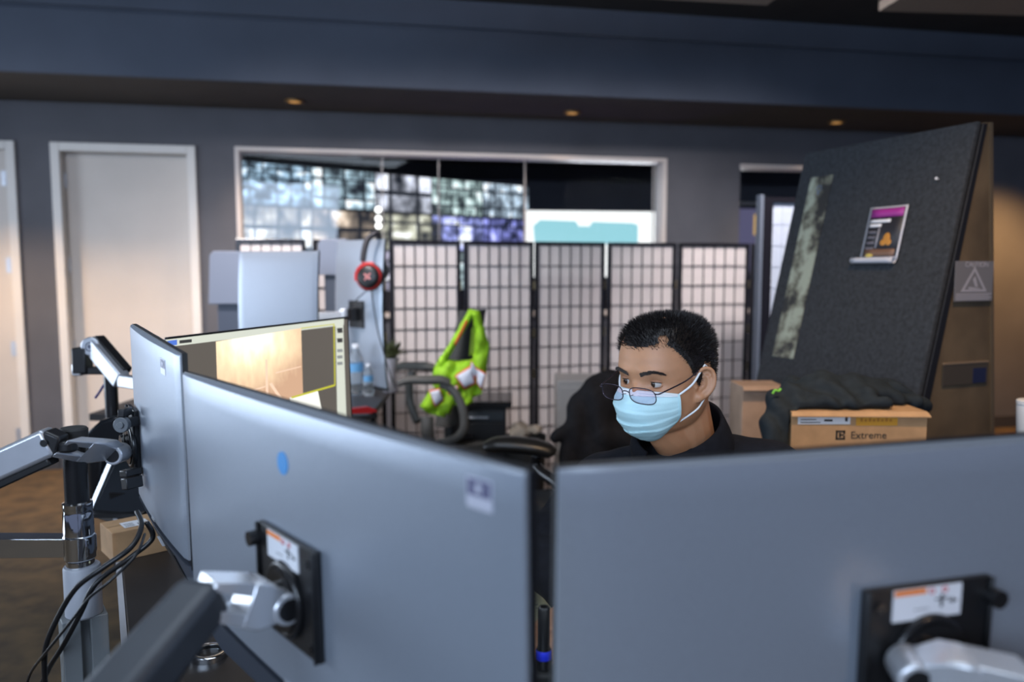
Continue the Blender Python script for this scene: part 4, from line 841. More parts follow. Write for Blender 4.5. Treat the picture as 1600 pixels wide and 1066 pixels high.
m = MB(); m.tube([cpx(700, 690, 4.1), cpx(722, 600, 4.16), cpx(728, 550, 4.15)], .022); m.build('back_spine', black_m, ch, world=True)
def armpost(pts, pad, r=.020):
    m = MB(); m.tube([cpx(*p) for p in pts], r, n=12, sub=6); m.build('arm_support', grey_arm, ch, world=True, smooth=180)
    m = MB(); m.tube([cpx(*p) for p in pad], [.024, .034, .038, .038, .030], n=14, sub=6, flat=(0, 0, 1)); m.build('armrest', mat('chair_pad_grey', (.10, .094, .084), .65), ch, world=True, smooth=180)
armpost([(688, 600, 3.78), (702, 606, 3.78), (716, 622, 3.78), (725, 650, 3.78), (722, 676, 3.80), (700, 690, 3.9), (672, 694, 3.95)], [(622, 600, 3.77), (640, 594, 3.77), (665, 594, 3.77), (690, 594, 3.78), (702, 600, 3.78)])
armpost([(645, 580, 4.2), (640, 600, 4.2), (641, 630, 4.2), (652, 660, 4.15)], [(618, 576, 4.22), (628, 572, 4.22), (645, 572, 4.2), (665, 572, 4.2), (678, 574, 4.2)])
m = MB(); m.tube([cpx(667, 652, 3.82), cpx(668, 675, 3.82), cpx(672, 700, 3.9)], .030, n=14); m.build('arm_support', grey_arm, ch, world=True, smooth=180)
sz = .48; m = MB(); m.box((cs.x-.19, YC-.22, sz-.03), (cs.x+.22, YC+.22, sz+.04)); m.build('seat', mesh_m, ch, world=True, bevel=.03, seg=3)
m = MB(); m.cyl((cs.x, YC, .09), (cs.x, YC, sz-.03), .026); m.bar((cs.x, YC+.0, sz-.045), (cs.x+.14, YC+.2, sz-.045), .06, .03); m.tube([(cs.x+.12, YC+.18, sz-.04), (cs.x+.13, YC+.20, sz+.05), cpx(700, 690, 4.1)], .02); m.tube([(cs.x-.1, YC-.1, sz-.04), cpx(690, 694, 3.88)], .018, sub=0); m.build('gas_column', black_m, ch, world=True)
def star(root, x, y, r=.29, legs=5, a0=.3):
    for k in range(legs):
        a = a0+2*PI*k/legs; e = V((x+r*math.cos(a), y+r*math.sin(a), .075)); m = MB(); m.bar((x, y, .095), e, .05, .03, w1=.035, h1=.022); g = m.build('foot_spoke', black_m, root, world=True, bevel=.004)
        m = MB(); ax_ = V((-math.sin(a), math.cos(a), 0)); c = V((e.x, e.y, .03)); m.cyl(c-ax_*.022, c-ax_*.006, .03); m.cyl(c+ax_*.006, c+ax_*.022, .03); m.cyl((e.x, e.y, .03), (e.x, e.y, .075), .008); m.build('caster', blackrub_m, root, world=True)
star(ch, cs.x, YC, r=.24)
# vest
vest_m = mat('vest_green', (.33, .62, .012), .7, noise=.28, nscale=14, bump=.25, emit=None); refl_m = mat('reflective_tape', (.74, .75, .82), .35, noise=.1, nscale=40); vor = mat('vest_orange', (.75, .12, .02), .6)
vo = cpx(715, 640, 3.93); ve = thing('safety_vest', (vo.x, 3.73, .75), 'bright green safety vest with silver stripes hung on grey chair', 'vest')
YV = 3.93
inner_p = [(738, 492), (728, 510), (716, 530), (706, 548), (698, 562), (712, 565), (728, 564), (740, 560), (742, 545), (742, 520), (741, 500)]
outer_p = [(734, 484), (716, 515), (698, 545), (680, 570), (672, 596), (690, 618), (716, 626), (744, 612), (758, 588), (764, 540), (748, 487)]
def rs_(pts, n):
    P = [V((x, y, 0)) for x, y in pts]; P = P+[P[0]]; out = []; L_ = [0]
    for a, b in zip(P, P[1:]): L_.append(L_[-1]+(b-a).length)
    return P
K = 8; N_ = len(inner_p)
def dens(pts, k=4):
    out = []
    for i in range(len(pts)):
        a, b = V((*pts[i], 0)), V((*pts[(i+1) % len(pts)], 0))
        for j in range(k): out.append(a.lerp(b, j/k))
    return out
I_, O_ = dens(inner_p), dens(outer_p); lo = []; hi = []
def vd_(x, y, t): return YV-.035*math.sin(PI*min(1, t*1.1))+.012*math.sin(x*.25+y*.13)+.010*math.sin(y*.33-x*.1)+.008*mnoise.noise(V((x*.08, y*.08, 1)))
for j in range(K+1):
    t = j/K; r = [a.lerp(b, t) for a, b in zip(I_, O_)]; lo.append([cpx(p.x, p.y, vd_(p.x, p.y, t)) for p in r])
m = MB(); m.grid(lo, close=True); o = m.build('vest_body', vest_m, ve, world=True, smooth=180); sd = o.modifiers.new('cloth', 'SOLIDIFY'); sd.thickness = .006; sd.offset = -1
def patch(name, mt, corners, Y, par, nx=8, ny=6, amp=.014, off=0, thick=.005, ph=0):
    a, b, c, d = [V((*p, 0)) for p in corners]; rows = []
    for j in range(ny+1):
        t = j/ny; l, r = a.lerp(d, t), b.lerp(c, t)
        rows.append([(lambda p: cpx(p.x, p.y, Y+off+amp*math.sin(p.x*.22+p.y*.12+ph)))(l.lerp(r, i/nx)) for i in range(nx+1)])
    q = MB(); q.grid(rows); o = q.build(name, mt, par, world=True, smooth=180); s = o.modifiers.new('cloth', 'SOLIDIFY'); s.thickness = thick; s.offset = 0; return o
patch('vest_flap', vest_m, ((672, 610), (722, 602), (702, 648), (656, 636)), 3.90, ve, ph=1)
patch('vest_flap', vest_m, ((655, 634), (700, 632), (695, 652), (668, 646)), 3.91, ve, ph=2)
patch('vest_flap', vest_m, ((700, 598), (757, 592), (752, 615), (712, 634)), 3.90, ve, ph=3, amp=.02)
patch('vest_flap', vest_m, ((716, 618), (735, 612), (739, 628), (726, 636)), 3.89, ve, ph=1)
for cs_ in (((713, 588), (736, 574), (741, 598), (726, 606)), ((745, 577), (758, 585), (752, 607), (746, 598)), ((672, 612), (686, 609), (692, 624), (680, 634)), ((700, 612), (713, 603), (715, 608), (703, 617)), ((737, 566), (746, 580), (742, 590), (735, 576))):
    cx = sum(p[0] for p in cs_)/4; cy = sum(p[1] for p in cs_)/4
    patch('orange_border', vor, [((x-cx)*1.18+cx, (y-cy)*1.24+cy) for x, y in cs_], 3.862, ve, 5, 4, .006)
    patch('reflective_stripe', refl_m, cs_, 3.856, ve, 5, 4, .006)
patch('orange_border', vor, ((728, 500), (731, 502), (712, 540), (709, 538)), 3.885, ve, 3, 6, .003)
patch('inner_lining', mat('vest_lining', (.25, .36, .02), .7), ((737, 512), (743, 512), (742, 556), (733, 556)), 3.95, ve, 3, 6, .003)

# black low cabinet, paper bag on it, grey cabinet
a, b = at(690, 628, 4.08), at(800, 628, 4.08); c0 = V(((a.x+b.x)/2, 4.26, 0)); W = b.x-a.x
cb = thing('cabinet', c0, 'low black cabinet with glossy drawer band behind the vest chair', 'cabinet'); zt = a.z
m = MB(); m.box((-W/2, -.18, zt-.035), (W/2, .15, zt)); m.build('top', satin_m, cb, bevel=.004)
m = MB(); m.box((-W/2+.01, -.16, .0), (W/2-.03, .14, zt-.036)); m.build('body', black_m, cb, bevel=.004)
m = MB(); m.box((-W/2+.03, -.171, zt-.10), (W/2-.04, -.1605, zt-.055)); d_ = m.build('drawer', mat('drawer_gloss', (.05, .06, .07), .12), cb, bevel=.002)
m = MB(); m.box((-.06, -.182, zt-.088), (.06, -.1712, zt-.08)); m.build('drawer_handle', brushed_m, d_, bevel=.001)
m = MB(); m.box((-W/2+.03, -.168, .05), (W/2-.04, -.1605, zt-.115)); m.build('door', black_m, cb, bevel=.002)
pb_ = at(812, 690, 3.96); bg = thing('waste_bin', (pb_.x+.03, 3.96, 0), 'black bin with crumpled beige paper on top beside the low cabinet', 'bin')
zt2 = at(810, 680, 3.96).z; m = MB(); m.lathe([(.075, 0), (.08, .01), (.105, zt2), (.100, zt2), (.076, .012)], n=24); m.build('bin_body', blackrub_m, bg, smooth=40)
q = MB()
for k in range(7): q.ball((random.uniform(-.05, .05), random.uniform(-.04, .04), zt2+random.uniform(0, .045)), (random.uniform(.03, .05), .04, random.uniform(.02, .04)), n=10, m=6)
q = vox(q, .012, 1, .3)
for v_ in q.bm.verts: v_.co += V((mnoise.noise(v_.co*40), mnoise.noise(v_.co*40+V((9, 0, 0))), mnoise.noise(v_.co*40+V((0, 9, 0)))))*.012
q.build('crumpled_paper', mat('beige_paper', (.38, .31, .24), .8), bg, smooth=20)
a = at(871, 595, 4.3); gc = thing('cabinet', (a.x+.17, 4.46, 0), 'pale grey cabinet edge showing beside the black jacketed chair', 'cabinet')
m = MB(); m.box((-.17, -.16, 0), (.17, .16, a.z)); m.build('body', mat('cabinet_grey', (.26, .25, .24), .5), gc, bevel=.006)
for k in range(3): m = MB(); m.box((-.155, -.168, .04+k*a.z*.31), (.155, -.1605, .02+(k+1)*a.z*.31)); d_ = m.build('drawer', mat('cabinet_grey', (.26, .25, .24)), gc, bevel=.003); m = MB(); m.box((-.05, -.176, (k+1)*a.z*.31-.03), (.05, -.1685, (k+1)*a.z*.31-.02)); m.build('drawer_handle', brushed_m, d_)

# ------------------------------------------------------------------ black office chair with a jacket over its back
YK = 2.95; k0 = at(900, 700, YK); bc_ = thing('office_chair', (k0.x-.04, YK, 0), 'black padded office chair wearing a black jacket, before the grey cabinet', 'chair', 'office chairs')
fabric_b = mat('black_fabric', (.009, .009, .011), .9, spec=.2, noise=.3, nscale=90, bump=.2, sheen=.1)
q = MB()
def at3(px, py, dy=0): return at(px, py, YK+dy)
q.hull([at3(x, y, d) for x, y in ((905, 615), (935, 580), (1010, 585), (1030, 720), (905, 740)) for d in (-.02, .06)])
q = vox(q, .012, 8); q.build('backrest', fabric_b, bc_, world=True, smooth=180)
x0 = k0.x-.06
m = MB(); m.box((x0-.24, YK-.25, .43), (x0+.28, YK+.25, .50)); m.build('seat', fabric_b, bc_, world=True, bevel=.03, seg=3)
m = MB(); m.cyl((x0, YK, .09), (x0, YK, .43), .026); m.build('gas_column', satin_m, bc_, world=True)
m = MB(); m.tube([(x0+.1, YK, .42), (x0+.34, YK+.04, .42), at3(965, 720, .09)], .022); m.build('back_spine', satin_m, bc_, world=True)
star(bc_, x0, YK, a0=.7)
for s, dy in ((-1, -.03),):
    P_ = lambda px, py: at(px, py, 2.92)+V((0, dy, 0))
    m = MB(); m.tube([P_(757, 696), P_(775, 692), P_(800, 692), P_(835, 696), P_(858, 702), P_(864, 706)], [.030, .050, .056, .056, .050, .030], n=16, sub=6, flat=(0, 0, 1)); m.build('armrest', mat('arm_pad_black', (.014, .014, .014), .33), bc_, world=True, smooth=180)
    e = P_(838, 712); m = MB(); m.tube([P_(838, 706), P_(840, 730), V((x0+.03, YK+s*.22, .60)), V((x0+.03, YK+s*.22, .44))], .022, n=12, flat=None); m.build('arm_support', satin_m, bc_, world=True, smooth=180)
q = MB(); J_ = lambda px, py, d=0: at(px, py, YK+d)
def cap(mb, a, ra, b, rb):
    n = (b-a)
    mb.ball(a, ra, n=14, m=8); mb.ball(b, rb, n=14, m=8); mb.cyl(a, b, ra, rb, n=14)
for s in ((912, 628, -.02, .050, 940, 602, 0, .055), (940, 602, 0, .055, 1000, 598, .02, .06), (912, 628, -.02, .050, 896, 730, -.03, .052), (940, 615, -.03, .06, 930, 740, -.04, .07), (1000, 610, 0, .06, 1000, 740, 0, .07), (905, 640, -.03, .045, 889, 720, -.05, .04), (890, 668, -.05, .030, 866, 684, -.06, .020), (940, 680, -.05, .06, 980, 690, -.05, .06)):
    cap(q, J_(s[0], s[1], s[2]), s[3], J_(s[4], s[5], s[6]), s[7])
q = vox(q, .010, 10)
for v_ in q.bm.verts: v_.co += v_.normal*.006*mnoise.noise(v_.co*14)+v_.normal*.004*math.sin(v_.co.x*70+v_.co.z*20)
jk = q.build('draped_jacket', mat('jacket_black', (.008, .008, .010), .85, spec=.2, noise=.3, nscale=50, bump=.2), None, smooth=180)
jk.name = 'jacket'; tag(jk, 'black jacket draped over the back of the black office chair', 'jacket')

# ------------------------------------------------------------------ leaning felt booth
felt_m = mat('felt_charcoal', (.024, .028, .034), .95, noise=.45, nscale=70, bump=.5); edge_m = mat('booth_edge', (.006, .006, .008), .5); cheek_m = mat('booth_cheek', (.115, .080, .046), .62, noise=.45, nscale=5)
T = at(1535, 190, 2.6); Lx = V((-.38, .925, 0)).normalized(); Wd = V((.925, .38, 0)).normalized(); LEN = .765
MBo = Matrix(((Wd.x, Lx.x, 0, T.x), (Wd.y, Lx.y, 0, T.y), (0, 0, 1, 0), (0, 0, 0, 1)))
HB = T.z; TOPW = .035; BL = -.44; BR = .16
bo = thing('felt_booth', None, 'tall dark felt booth board leaning beside the folding screens', 'partition', M=MBo)
fx = lambda z: BL*(1-z/HB)                       # felt face
gx = lambda z: TOPW+BR*(1-z/HB)                  # back face
m = MB(); m.prism([(fx(0), 0.03, 0), (gx(0), .03, 0), (gx(HB), .03, HB), (fx(HB), .03, HB)], (0, LEN-.05, 0)); m.build('core', edge_m, bo, smooth=0)
m = MB(); m.prism([(fx(0)-.022, .0, .0), (fx(0), .0, .0), (fx(HB), .0, HB), (fx(HB)-.022, .0, HB)], (0, LEN, 0)); m.build('felt_face', felt_m, bo, smooth=0, bevel=.006)
m = MB(); m.prism([(fx(0)+.002, -.004, 0), (fx(0)+.05, -.004, 0), (fx(HB)+.022, -.004, HB-.005), (fx(HB)+.002, -.004, HB-.005)], (0, .03, 0)); m.build('edge_trim', edge_m, bo, smooth=0, bevel=.003)
m = MB(); m.prism([(fx(0)+.05, .004, 0), (gx(0), .004, 0), (gx(HB), .004, HB), (fx(HB)+.022, .004, HB)], (0, .025, 0)); m.build('cheek_board', cheek_m, bo, smooth=0)
m = MB(); m.prism([(gx(0), -.002, 0), (gx(0)+.012, -.002, 0), (gx(HB)+.012, -.002, HB), (gx(HB), -.002, HB)], (0, LEN, 0)); m.build('back_edge', mat('booth_back_edge', (.09, .065, .04), .6), bo, smooth=0)
# things on the felt face: frame with x up the slope?  local frame F: X along Lx reversed so it reads from the left, Z up the slope
up = V((fx(HB)-fx(0), 0, HB)).normalized()
# F axes: X towards the near end, -Y out of the felt, Z up the slope
F = MBo @ Matrix(((0, up.z, up.x, fx(0)-.0225), (-1, 0, 0, 0), (0, -up.x, up.z, 0), (0, 0, 0, 1)))
def fpx(px, py): p = on_plane(px, py, F); return p.x, p.z
p0 = fpx(1268, 278); p1 = fpx(1302, 275); pbm = fpx(1232, 560)
po = thing('poster', None, 'pale camouflage patterned poster strip on the edge of the felt booth', 'poster', M=F @ Matrix.Translation((p0[0], -.0005, pbm[1])))
hS = p0[1]-pbm[1]; wS = abs(p1[0]-p0[0])
camo = bpy.data.materials.new('camo_print'); camo.use_nodes = True; nt = camo.node_tree; b = nt.nodes['Principled BSDF']; b.inputs['Roughness'].default_value = .6
tc = nt.nodes.new('ShaderNodeTexCoord'); no = nt.nodes.new('ShaderNodeTexNoise'); no.inputs['Scale'].default_value = 7; no.inputs['Detail'].default_value = 5; no.inputs['Roughness'].default_value = .6; rp = nt.nodes.new('ShaderNodeValToRGB'); e = rp.color_ramp.elements; e[0].position = .43; e[0].color = (.02, .02, .02, 1); e[1].position = .56; e[1].color = (.30, .33, .26, 1); k = e.new(.48); k.color = (.12, .12, .09, 1)
nt.links.new(tc.outputs['Object'], no.inputs[0]); nt.links.new(no.outputs[0], rp.inputs[0]); nt.links.new(rp.outputs[0], b.inputs['Base Color'])
m = MB(); m.box((0, 0, 0), (wS, .002, hS)); m.flip().build('printed_sheet', camo, po, smooth=0)
m = MB(); m.ring((wS*.5, .0024, hS-.05), (0, 1, 0), .012, .002, 16, 6); m.box((wS*.5-.004, .002, hS-.075), (wS*.5+.004, .0028, hS-.06)); m.flip().build('corner_mark', mat('mark_blue', (.10, .13, .20), .6), po, smooth=0)
# curled flyer
c = [fpx(1360, 328), fpx(1418, 318), fpx(1408, 405), fpx(1345, 408)]; zT = (c[0][1]+c[1][1])/2; zB = (c[2][1]+c[3][1])/2; xL = (c[0][0]+c[3][0])/2; xR = (c[1][0]+c[2][0])/2; wF = xR-xL; hF = zT-zB
fy = thing('flyer', None, 'dark flyer with magenta heading, its lower edge curled up', 'flyer', M=F @ Matrix.Translation((xL, -.0006, zB)))
m = MB(); m.grid([[V((wF*i/6, .002+.006*(j/10)**2*0+.012*abs(i/6-.5)**2*(1 if i > 3 else 0), hF*(1-j/10))) for i in range(7)] for j in range(11)]); sh = m.flip().build('sheet', mat('flyer_white', (.46, .47, .52), .5), fy, smooth=180); s_ = sh.modifiers.new('paper', 'SOLIDIFY'); s_.thickness = .0008
def fl_rect(nm, mt, x0, z0, x1, z1, d=.0035): 
    q = MB(); q.grid([[V((wF*(x0+(x1-x0)*i/4), d+.012*max(0, (x0+(x1-x0)*i/4)-.5)**2+.0, hF*z)) for i in range(5)] for z in (z1, z0)]); o = q.flip().build(nm, mt, sh, smooth=180); s = o.modifiers.new('ink', 'SOLIDIFY'); s.thickness = .0004; return o
fl_rect('print_dark', mat('flyer_black', (.02, .02, .026), .5), .05, .06, .95, .97)
fl_rect('heading', mat('flyer_magenta', (.33, .03, .25), .5), .07, .80, .93, .96, .0042)
for z0, z1, xe in ((.70, .76, .62), (.62, .68, .40)): fl_rect('text_bar', label_m, .08, z0, xe, z1, .0042)
fl_rect('text_bar', mat('flyer_grey', (.3, .3, .34), .5), .34, .22, .38, .60, .0042)
for k in range(4): fl_rect('text_bar', mat('flyer_dim', (.12, .12, .15), .5), .08, .50-.10*k, .30, .545-.10*k, .0042)
fl_rect('picture', mat('flyer_tan', (.16, .09, .06), .5), .10, .06, .90, .20, .0042)
q = MB(); q.ball((wF*.62, .006, hF*.40), (wF*.09, .002, hF*.10)); q.ball((wF*.55, .006, hF*.32), (wF*.08, .002, hF*.06)); q.ball((wF*.69, .006, hF*.32), (wF*.07, .002, hF*.06)); q.flip().build('picture', mat('flyer_gold', (.46, .20, .03), .5), sh, smooth=180)
q = MB(); q.ball((wF*.25, .006, hF*.08), (wF*.10, .002, hF*.035)); q.flip().build('picture', mat('flyer_yellow', (.50, .40, .10), .5), sh, smooth=180)
q = MB(); n = 16; R = hF*.055
q.grid([[V((wF*(-.14+i/6*1.12), .004+R*(1-math.cos(a)), -R*.4+R*math.sin(a)*-1+0)) for i in range(7)] for a in [k*2*PI/n*1.25 for k in range(n+1)]]); o = q.flip().build('curled_edge', mat('flyer_white', (.46, .47, .52)), sh, smooth=180); s_ = o.modifiers.new('paper', 'SOLIDIFY'); s_.thickness = .0008
# small white pin and a scrap on top of the booth
pn = fpx(1466, 280); t = thing('push_pin', None, 'tiny white push pin high on the dark felt', 'pin', M=F @ Matrix.Translation((pn[0], 0, pn[1]))); m = MB(); m.cyl((0, 0, 0), (0, .008, 0), .002); m.cyl((0, .008, 0), (0, .010, 0), .0045); m.flip().build('pin_head', label_m, t)
# caution sign on the cheek board
G = MBo @ Matrix.Translation((0, .0035, 0))      # X across the cheek, -Y out, Z up
g0 = on_plane(1489, 408, G); g1 = on_plane(1545, 470, G); wG = g1.x-g0.x; hG = g0.z-g1.z
sg = thing('caution_sign', None, 'grey caution sign with white warning triangle on the brown cheek board', 'sign', M=G @ Matrix.Translation((g0.x, -.0085, g1.z)))
m = MB(); m.box((0, -.0025, 0), (wG, -.0002, hG)); m.build('plate', mat('sign_grey', (.16, .155, .165), .4), sg, smooth=0, bevel=.0005)
wh = mat('sign_white', (.34, .33, .37), .5)
R3 = Matrix.Rotation(PI/2, 4, 'X')
m = MB(); text_mesh('CAUTION', wG*.135, Matrix.Translation((wG*.55, -.0028, hG*.91)) @ R3, m); m.build('lettering', wh, sg, smooth=0)
m = MB(); tri = lambda k: [V((wG*.5+wG*x*k, -.0032, hG*.22+hG*(.02+z*k*.62)+hG*.20*(1-k))) for x, z in ((-.34, 0), (.34, 0), (0, 1))]
a_, b_ = tri(1), tri(.74)
for i in range(3): m.prism([a_[i], a_[(i+1) % 3], b_[(i+1) % 3], b_[i]], (0, .0006, 0))
m.build('triangle', wh, sg, smooth=0)
m = MB(); m.hull([V((wG*x, -.0032+d, hG*z)) for x, z in ((.46, .55), (.52, .62), (.60, .36), (.53, .36)) for d in (0, .0005)]); m.hull([V((wG*x, -.0032+d, hG*z)) for x, z in ((.36, .36), (.66, .32), (.66, .30), (.36, .30)) for d in (0, .0005)]); m.build('pictogram', wh, sg, smooth=0)
m = MB()
for k in range(4): m.box((wG*.04, -.0032, hG*(.17-.045*k)), (wG*(.97-.06*(k % 2)), -.0026, hG*(.195-.045*k)))
m.build('text_lines', wh, sg, smooth=0)
g2 = on_plane(1472, 570, G); g3 = on_plane(1540, 598, G); sk2 = thing('wall_plate', None, 'dark plate with blue square low on the brown cheek board', 'plate', M=G @ Matrix.Translation((g2.x, 0, g3.z)))
wq = g3.x-g2.x; hq = g2.z-g3.z; m = MB(); m.box((0, -.006, 0), (wq, -.0005, hq)); m.build('plate', mat('plate_dark', (.05, .04, .03), .5), sk2, smooth=0, bevel=.001); m = MB(); m.box((wq*.66, -.0075, hq*.05), (wq*.95, -.006, hq*.75)); m.build('blue_square', mat('navy_square', (.012, .016, .05), .4), sk2, smooth=0); m = MB(); m.box((0, -.008, hq), (wq, -.0005, hq+.006)); m.build('ledge', mat('plate_ledge', (.2, .14, .09), .5), sk2, smooth=0)

# ------------------------------------------------------------------ side table with cartons, jacket, tumbler
HT2 = .86; tb_ = thing('side_table', (1.05, 2.33, 0), 'black side table under the cardboard boxes', 'table')
m = MB(); m.prism([(.62, 2.02, HT2-.03), (1.50, 2.02, HT2-.03), (1.50, 2.30, HT2-.03), (1.06, 2.36, HT2-.03), (.62, 2.36, HT2-.03)], (0, 0, .03)); m.build('table_top', desk_m, tb_, world=True, smooth=0, bevel=.003)
for x, y in ((.66, 2.06), (1.46, 2.06), (.66, 2.32), (1.02, 2.32)): m = MB(); m.box((x-.022, y-.022, 0), (x+.022, y+.022, HT2-.03)); m.build('leg', satin_m, tb_, world=True)
a, b = at(1237, 645, 2.16), at(1450, 640, 2.16); zt = at(1240, 643, 2.16).z
c0 = V(((a.x+b.x)/2, 2.16, HT2+.0005)); W = b.x-a.x; Hb = zt-HT2-.001
cx_ = thing('carton', c0, 'long open cardboard carton with label, dark jacket lying over it', 'box', 'cardboard cartons')
m = MB(); m.box((-W/2, 0, 0), (W/2, .22, Hb)); m.build('box_body', card_m, cx_, smooth=0, bevel=.002)
m = MB(); m.prism([(-W/2, -.001, Hb), (W/2, -.001, Hb-.002), (W/2+.004, -.012, Hb-.012), (-W/2-.003, -.010, Hb-.010)], (0, 0, -.003)); m.build('flap', card_m, cx_, smooth=0)
Mc = Matrix.Translation((c0.x, 2.16, c0.z))
def bpx(px, py): p = on_plane(px, py, Mc); return p.x, p.z
p, q = bpx(1247, 643), bpx(1328, 663); m = MB(); m.box((p[0], -.0015, q[1]), (q[0], -.0003, p[1]-.006)); lb = m.build('shipping_label', label_m, cx_, smooth=0)
m = MB(); zc_ = (p[1]+q[1])/2; wL = q[0]-p[0]
for k in range(4): m.box((p[0]+wL*.05, -.0019, zc_+.010-.008*k), (p[0]+wL*(.35+.08*(k % 2)), -.0014, zc_+.0125-.008*k))
m.box((p[0]+wL*.5, -.0019, zc_-.010), (p[0]+wL*.66, -.0014, zc_-.004)); m.box((p[0]+wL*.9, -.0019, zc_-.01), (p[0]+wL*.95, -.0014, zc_+.01)); m.build('label_print', dark_print, lb, smooth=0)
p, q = bpx(1338, 645), bpx(1402, 665); m = MB(); m.box((p[0], -.0012, q[1]), (q[0], -.0003, p[1]-.006)); tp_ = m.build('orange_tape', mat('orange_tape', (.62, .30, .03), .5), cx_, smooth=0)
m = MB(); zc_ = (p[1]+q[1])/2-.002; wT = q[0]-p[0]
for k in range(8): m.box((p[0]+wT*(.10+.10*k), -.0016, zc_-.005), (p[0]+wT*(.16+.10*k), -.0013, zc_+.005-.003*(k % 2)))
m.build('tape_print', mat('tape_ink', (.42, .17, .02), .6), tp_, smooth=0)
p = bpx(1313, 680); m = MB(); z = p[1]; x = p[0]; s = .013
for lo, hi in (((-s, -s), (-s*.6, s)), ((-s, s*.6), (s, s)), ((-s, -s), (s, -s*.6)), ((s*.6, -s), (s, -s*.1)), ((s*.6, s*.2), (s, s)), ((-s*.3, -s*.15), (s*.7, s*.2)), ((-s*.3, -s*.5), (s*.1, s*.5))): m.box((x+lo[0], -.0009, z+lo[1]), (x+hi[0], -.0003, z+hi[1]))
m.build('logo', mat('box_ink', (.035, .026, .02), .7), cx_, smooth=0)
p = bpx(1357, 680); m = MB(); text_mesh('Extreme', .029, Matrix.Translation((p[0], -.0007, p[1]-.001)) @ R3, m); m.build('lettering', mat('box_ink', (.035, .026, .02)), cx_, smooth=0)
a, b = at(1163, 606, 2.72), at(1232, 610, 2.72); c2 = V(((a.x+b.x)/2, 2.74, 0)); W2 = b.x-a.x; z2 = a.z
st_ = thing('stool', (c2.x-.085, 2.82, 0), 'black stool under the upright carton', 'stool'); m = MB(); m.cyl((0, 0, .62), (0, 0, .65), .13, n=32); m.build('seat', blackrub_m, st_, bevel=.004)
for k in range(4): m = MB(); an = PI/4+k*PI/2; m.cyl((.09*math.cos(an), .09*math.sin(an), .62), (.10*math.cos(an), .10*math.sin(an), 0), .011); m.build('leg', satin_m, st_)
c3 = thing('carton', (c2.x, 2.74, .6505), 'upright cardboard carton behind the long carton, beside the folding screen', 'box', 'cardboard cartons')
m = MB(); m.box((-W2/2, 0, 0), (W2/2, .16, z2-.6505)); m.build('box_body', mat('cardboard_pale', (.40, .27, .19), .8, noise=.15, nscale=18), c3, smooth=0, bevel=.002)
m = MB(); m.box((W2*.18, -.001, z2-.6505-.06), (W2*.22, -.0003, z2-.6505-.03)); m.box((W2*.14, -.001, z2-.6505-.04), (W2*.26, -.0003, z2-.6505-.036)); m.build('print_mark', mat('box_ink', (.035, .026, .02)), c3, smooth=0)
m = MB(); m.prism([(-W2/2, 0, z2-.65), (W2/2, 0, z2-.65), (W2/2+.01, -.03, z2-.66), (-W2/2-.006, -.03, z2-.66)], (0, 0, .003)); m.build('flap', mat('cardboard_pale', (.4, .27, .19)), c3, smooth=0)
q = MB(); YJ = 2.24
for s in ((1222, 628, .0, .045, 1290, 618, .04, .055), (1290, 612, .06, .06, 1370, 618, .08, .055), (1370, 618, .05, .050, 1425, 632, .05, .030), (1240, 622, .14, .06, 1400, 620, .16, .05), (1425, 634, .04, .022, 1440, 640, .12, .03), (1250, 634, -.02, .028, 1330, 638, -.02, .03), (1330, 640, -.02, .028, 1390, 643, -.02, .018), (1215, 640, -.02, .040, 1208, 668, -.06, .036), (1208, 668, -.06, .036, 1204, 700, -.08, .034), (1225, 650, -.04, .035, 1218, 688, -.07, .030), (1260, 608, .06, .04, 1310, 602, .08, .03)):
    cap(q, at(s[0], s[1], YJ+s[2]), s[3], at(s[4], s[5], YJ+s[6]), s[7])
zt_ = c0.z+Hb
for k_ in range(6):
    xa = c0.x-W/2+.03+.040*k_; cap(q, V((xa, 2.188+.006*(k_ % 2), zt_+.016)), .017, V((xa+.045, 2.194-.006*(k_ % 2), zt_+.017)), .017); cap(q, V((xa, 2.195, zt_+.018)), .018, V((xa+.01, 2.26, zt_+.03)), .028)
q = vox(q, .008, 8)
for v_ in q.bm.verts: v_.co += v_.normal*(.008*mnoise.noise(v_.co*16)+.007*math.sin(v_.co.x*55+v_.co.z*60+5*mnoise.noise(v_.co*8)))
for v_ in q.bm.verts:          # the cloth lies on the carton instead of sinking into it
    c_ = v_.co
    if abs(c_.x-c0.x) < W/2+.006 and 2.135 < c_.y < 2.39 and c_.z < c0.z+Hb+.004:
        if c_.z > c0.z+Hb-.07 and c_.y > 2.17: c_.z = c0.z+Hb+.004+.004*abs(mnoise.noise(c_*30))
        elif c_.x < c0.x-W/2+.03: c_.x = c0.x-W/2-.007
        else: c_.y = 2.134
jo = thing('jacket', at(1300, 650, YJ), 'dark slate jacket thrown over the long carton, sleeve hanging', 'jacket')
q.build('cloth', mat('jacket_slate', (.018, .025, .031), .85, spec=.2, noise=.25, nscale=40, bump=.2), jo, world=True, smooth=180)
p = at(1213, 612, YJ-.045); q = MB(); q.tube([p+V((-.010, 0, -.006)), p+V((-.004, -.002, .004)), p+V((.006, -.002, .002)), p+V((.012, 0, .008))], .0035, n=8, sub=4); q.build('green_mark', mat('green_mark', (.20, .55, .05), .5), jo, world=True)
p = at(1600, 625, 2.14); tu = thing('tumbler', (p.x+.024, 2.14, HT2+.0005), 'white tumbler cut by the picture edge beside the booth', 'cup'); h = p.z-HT2
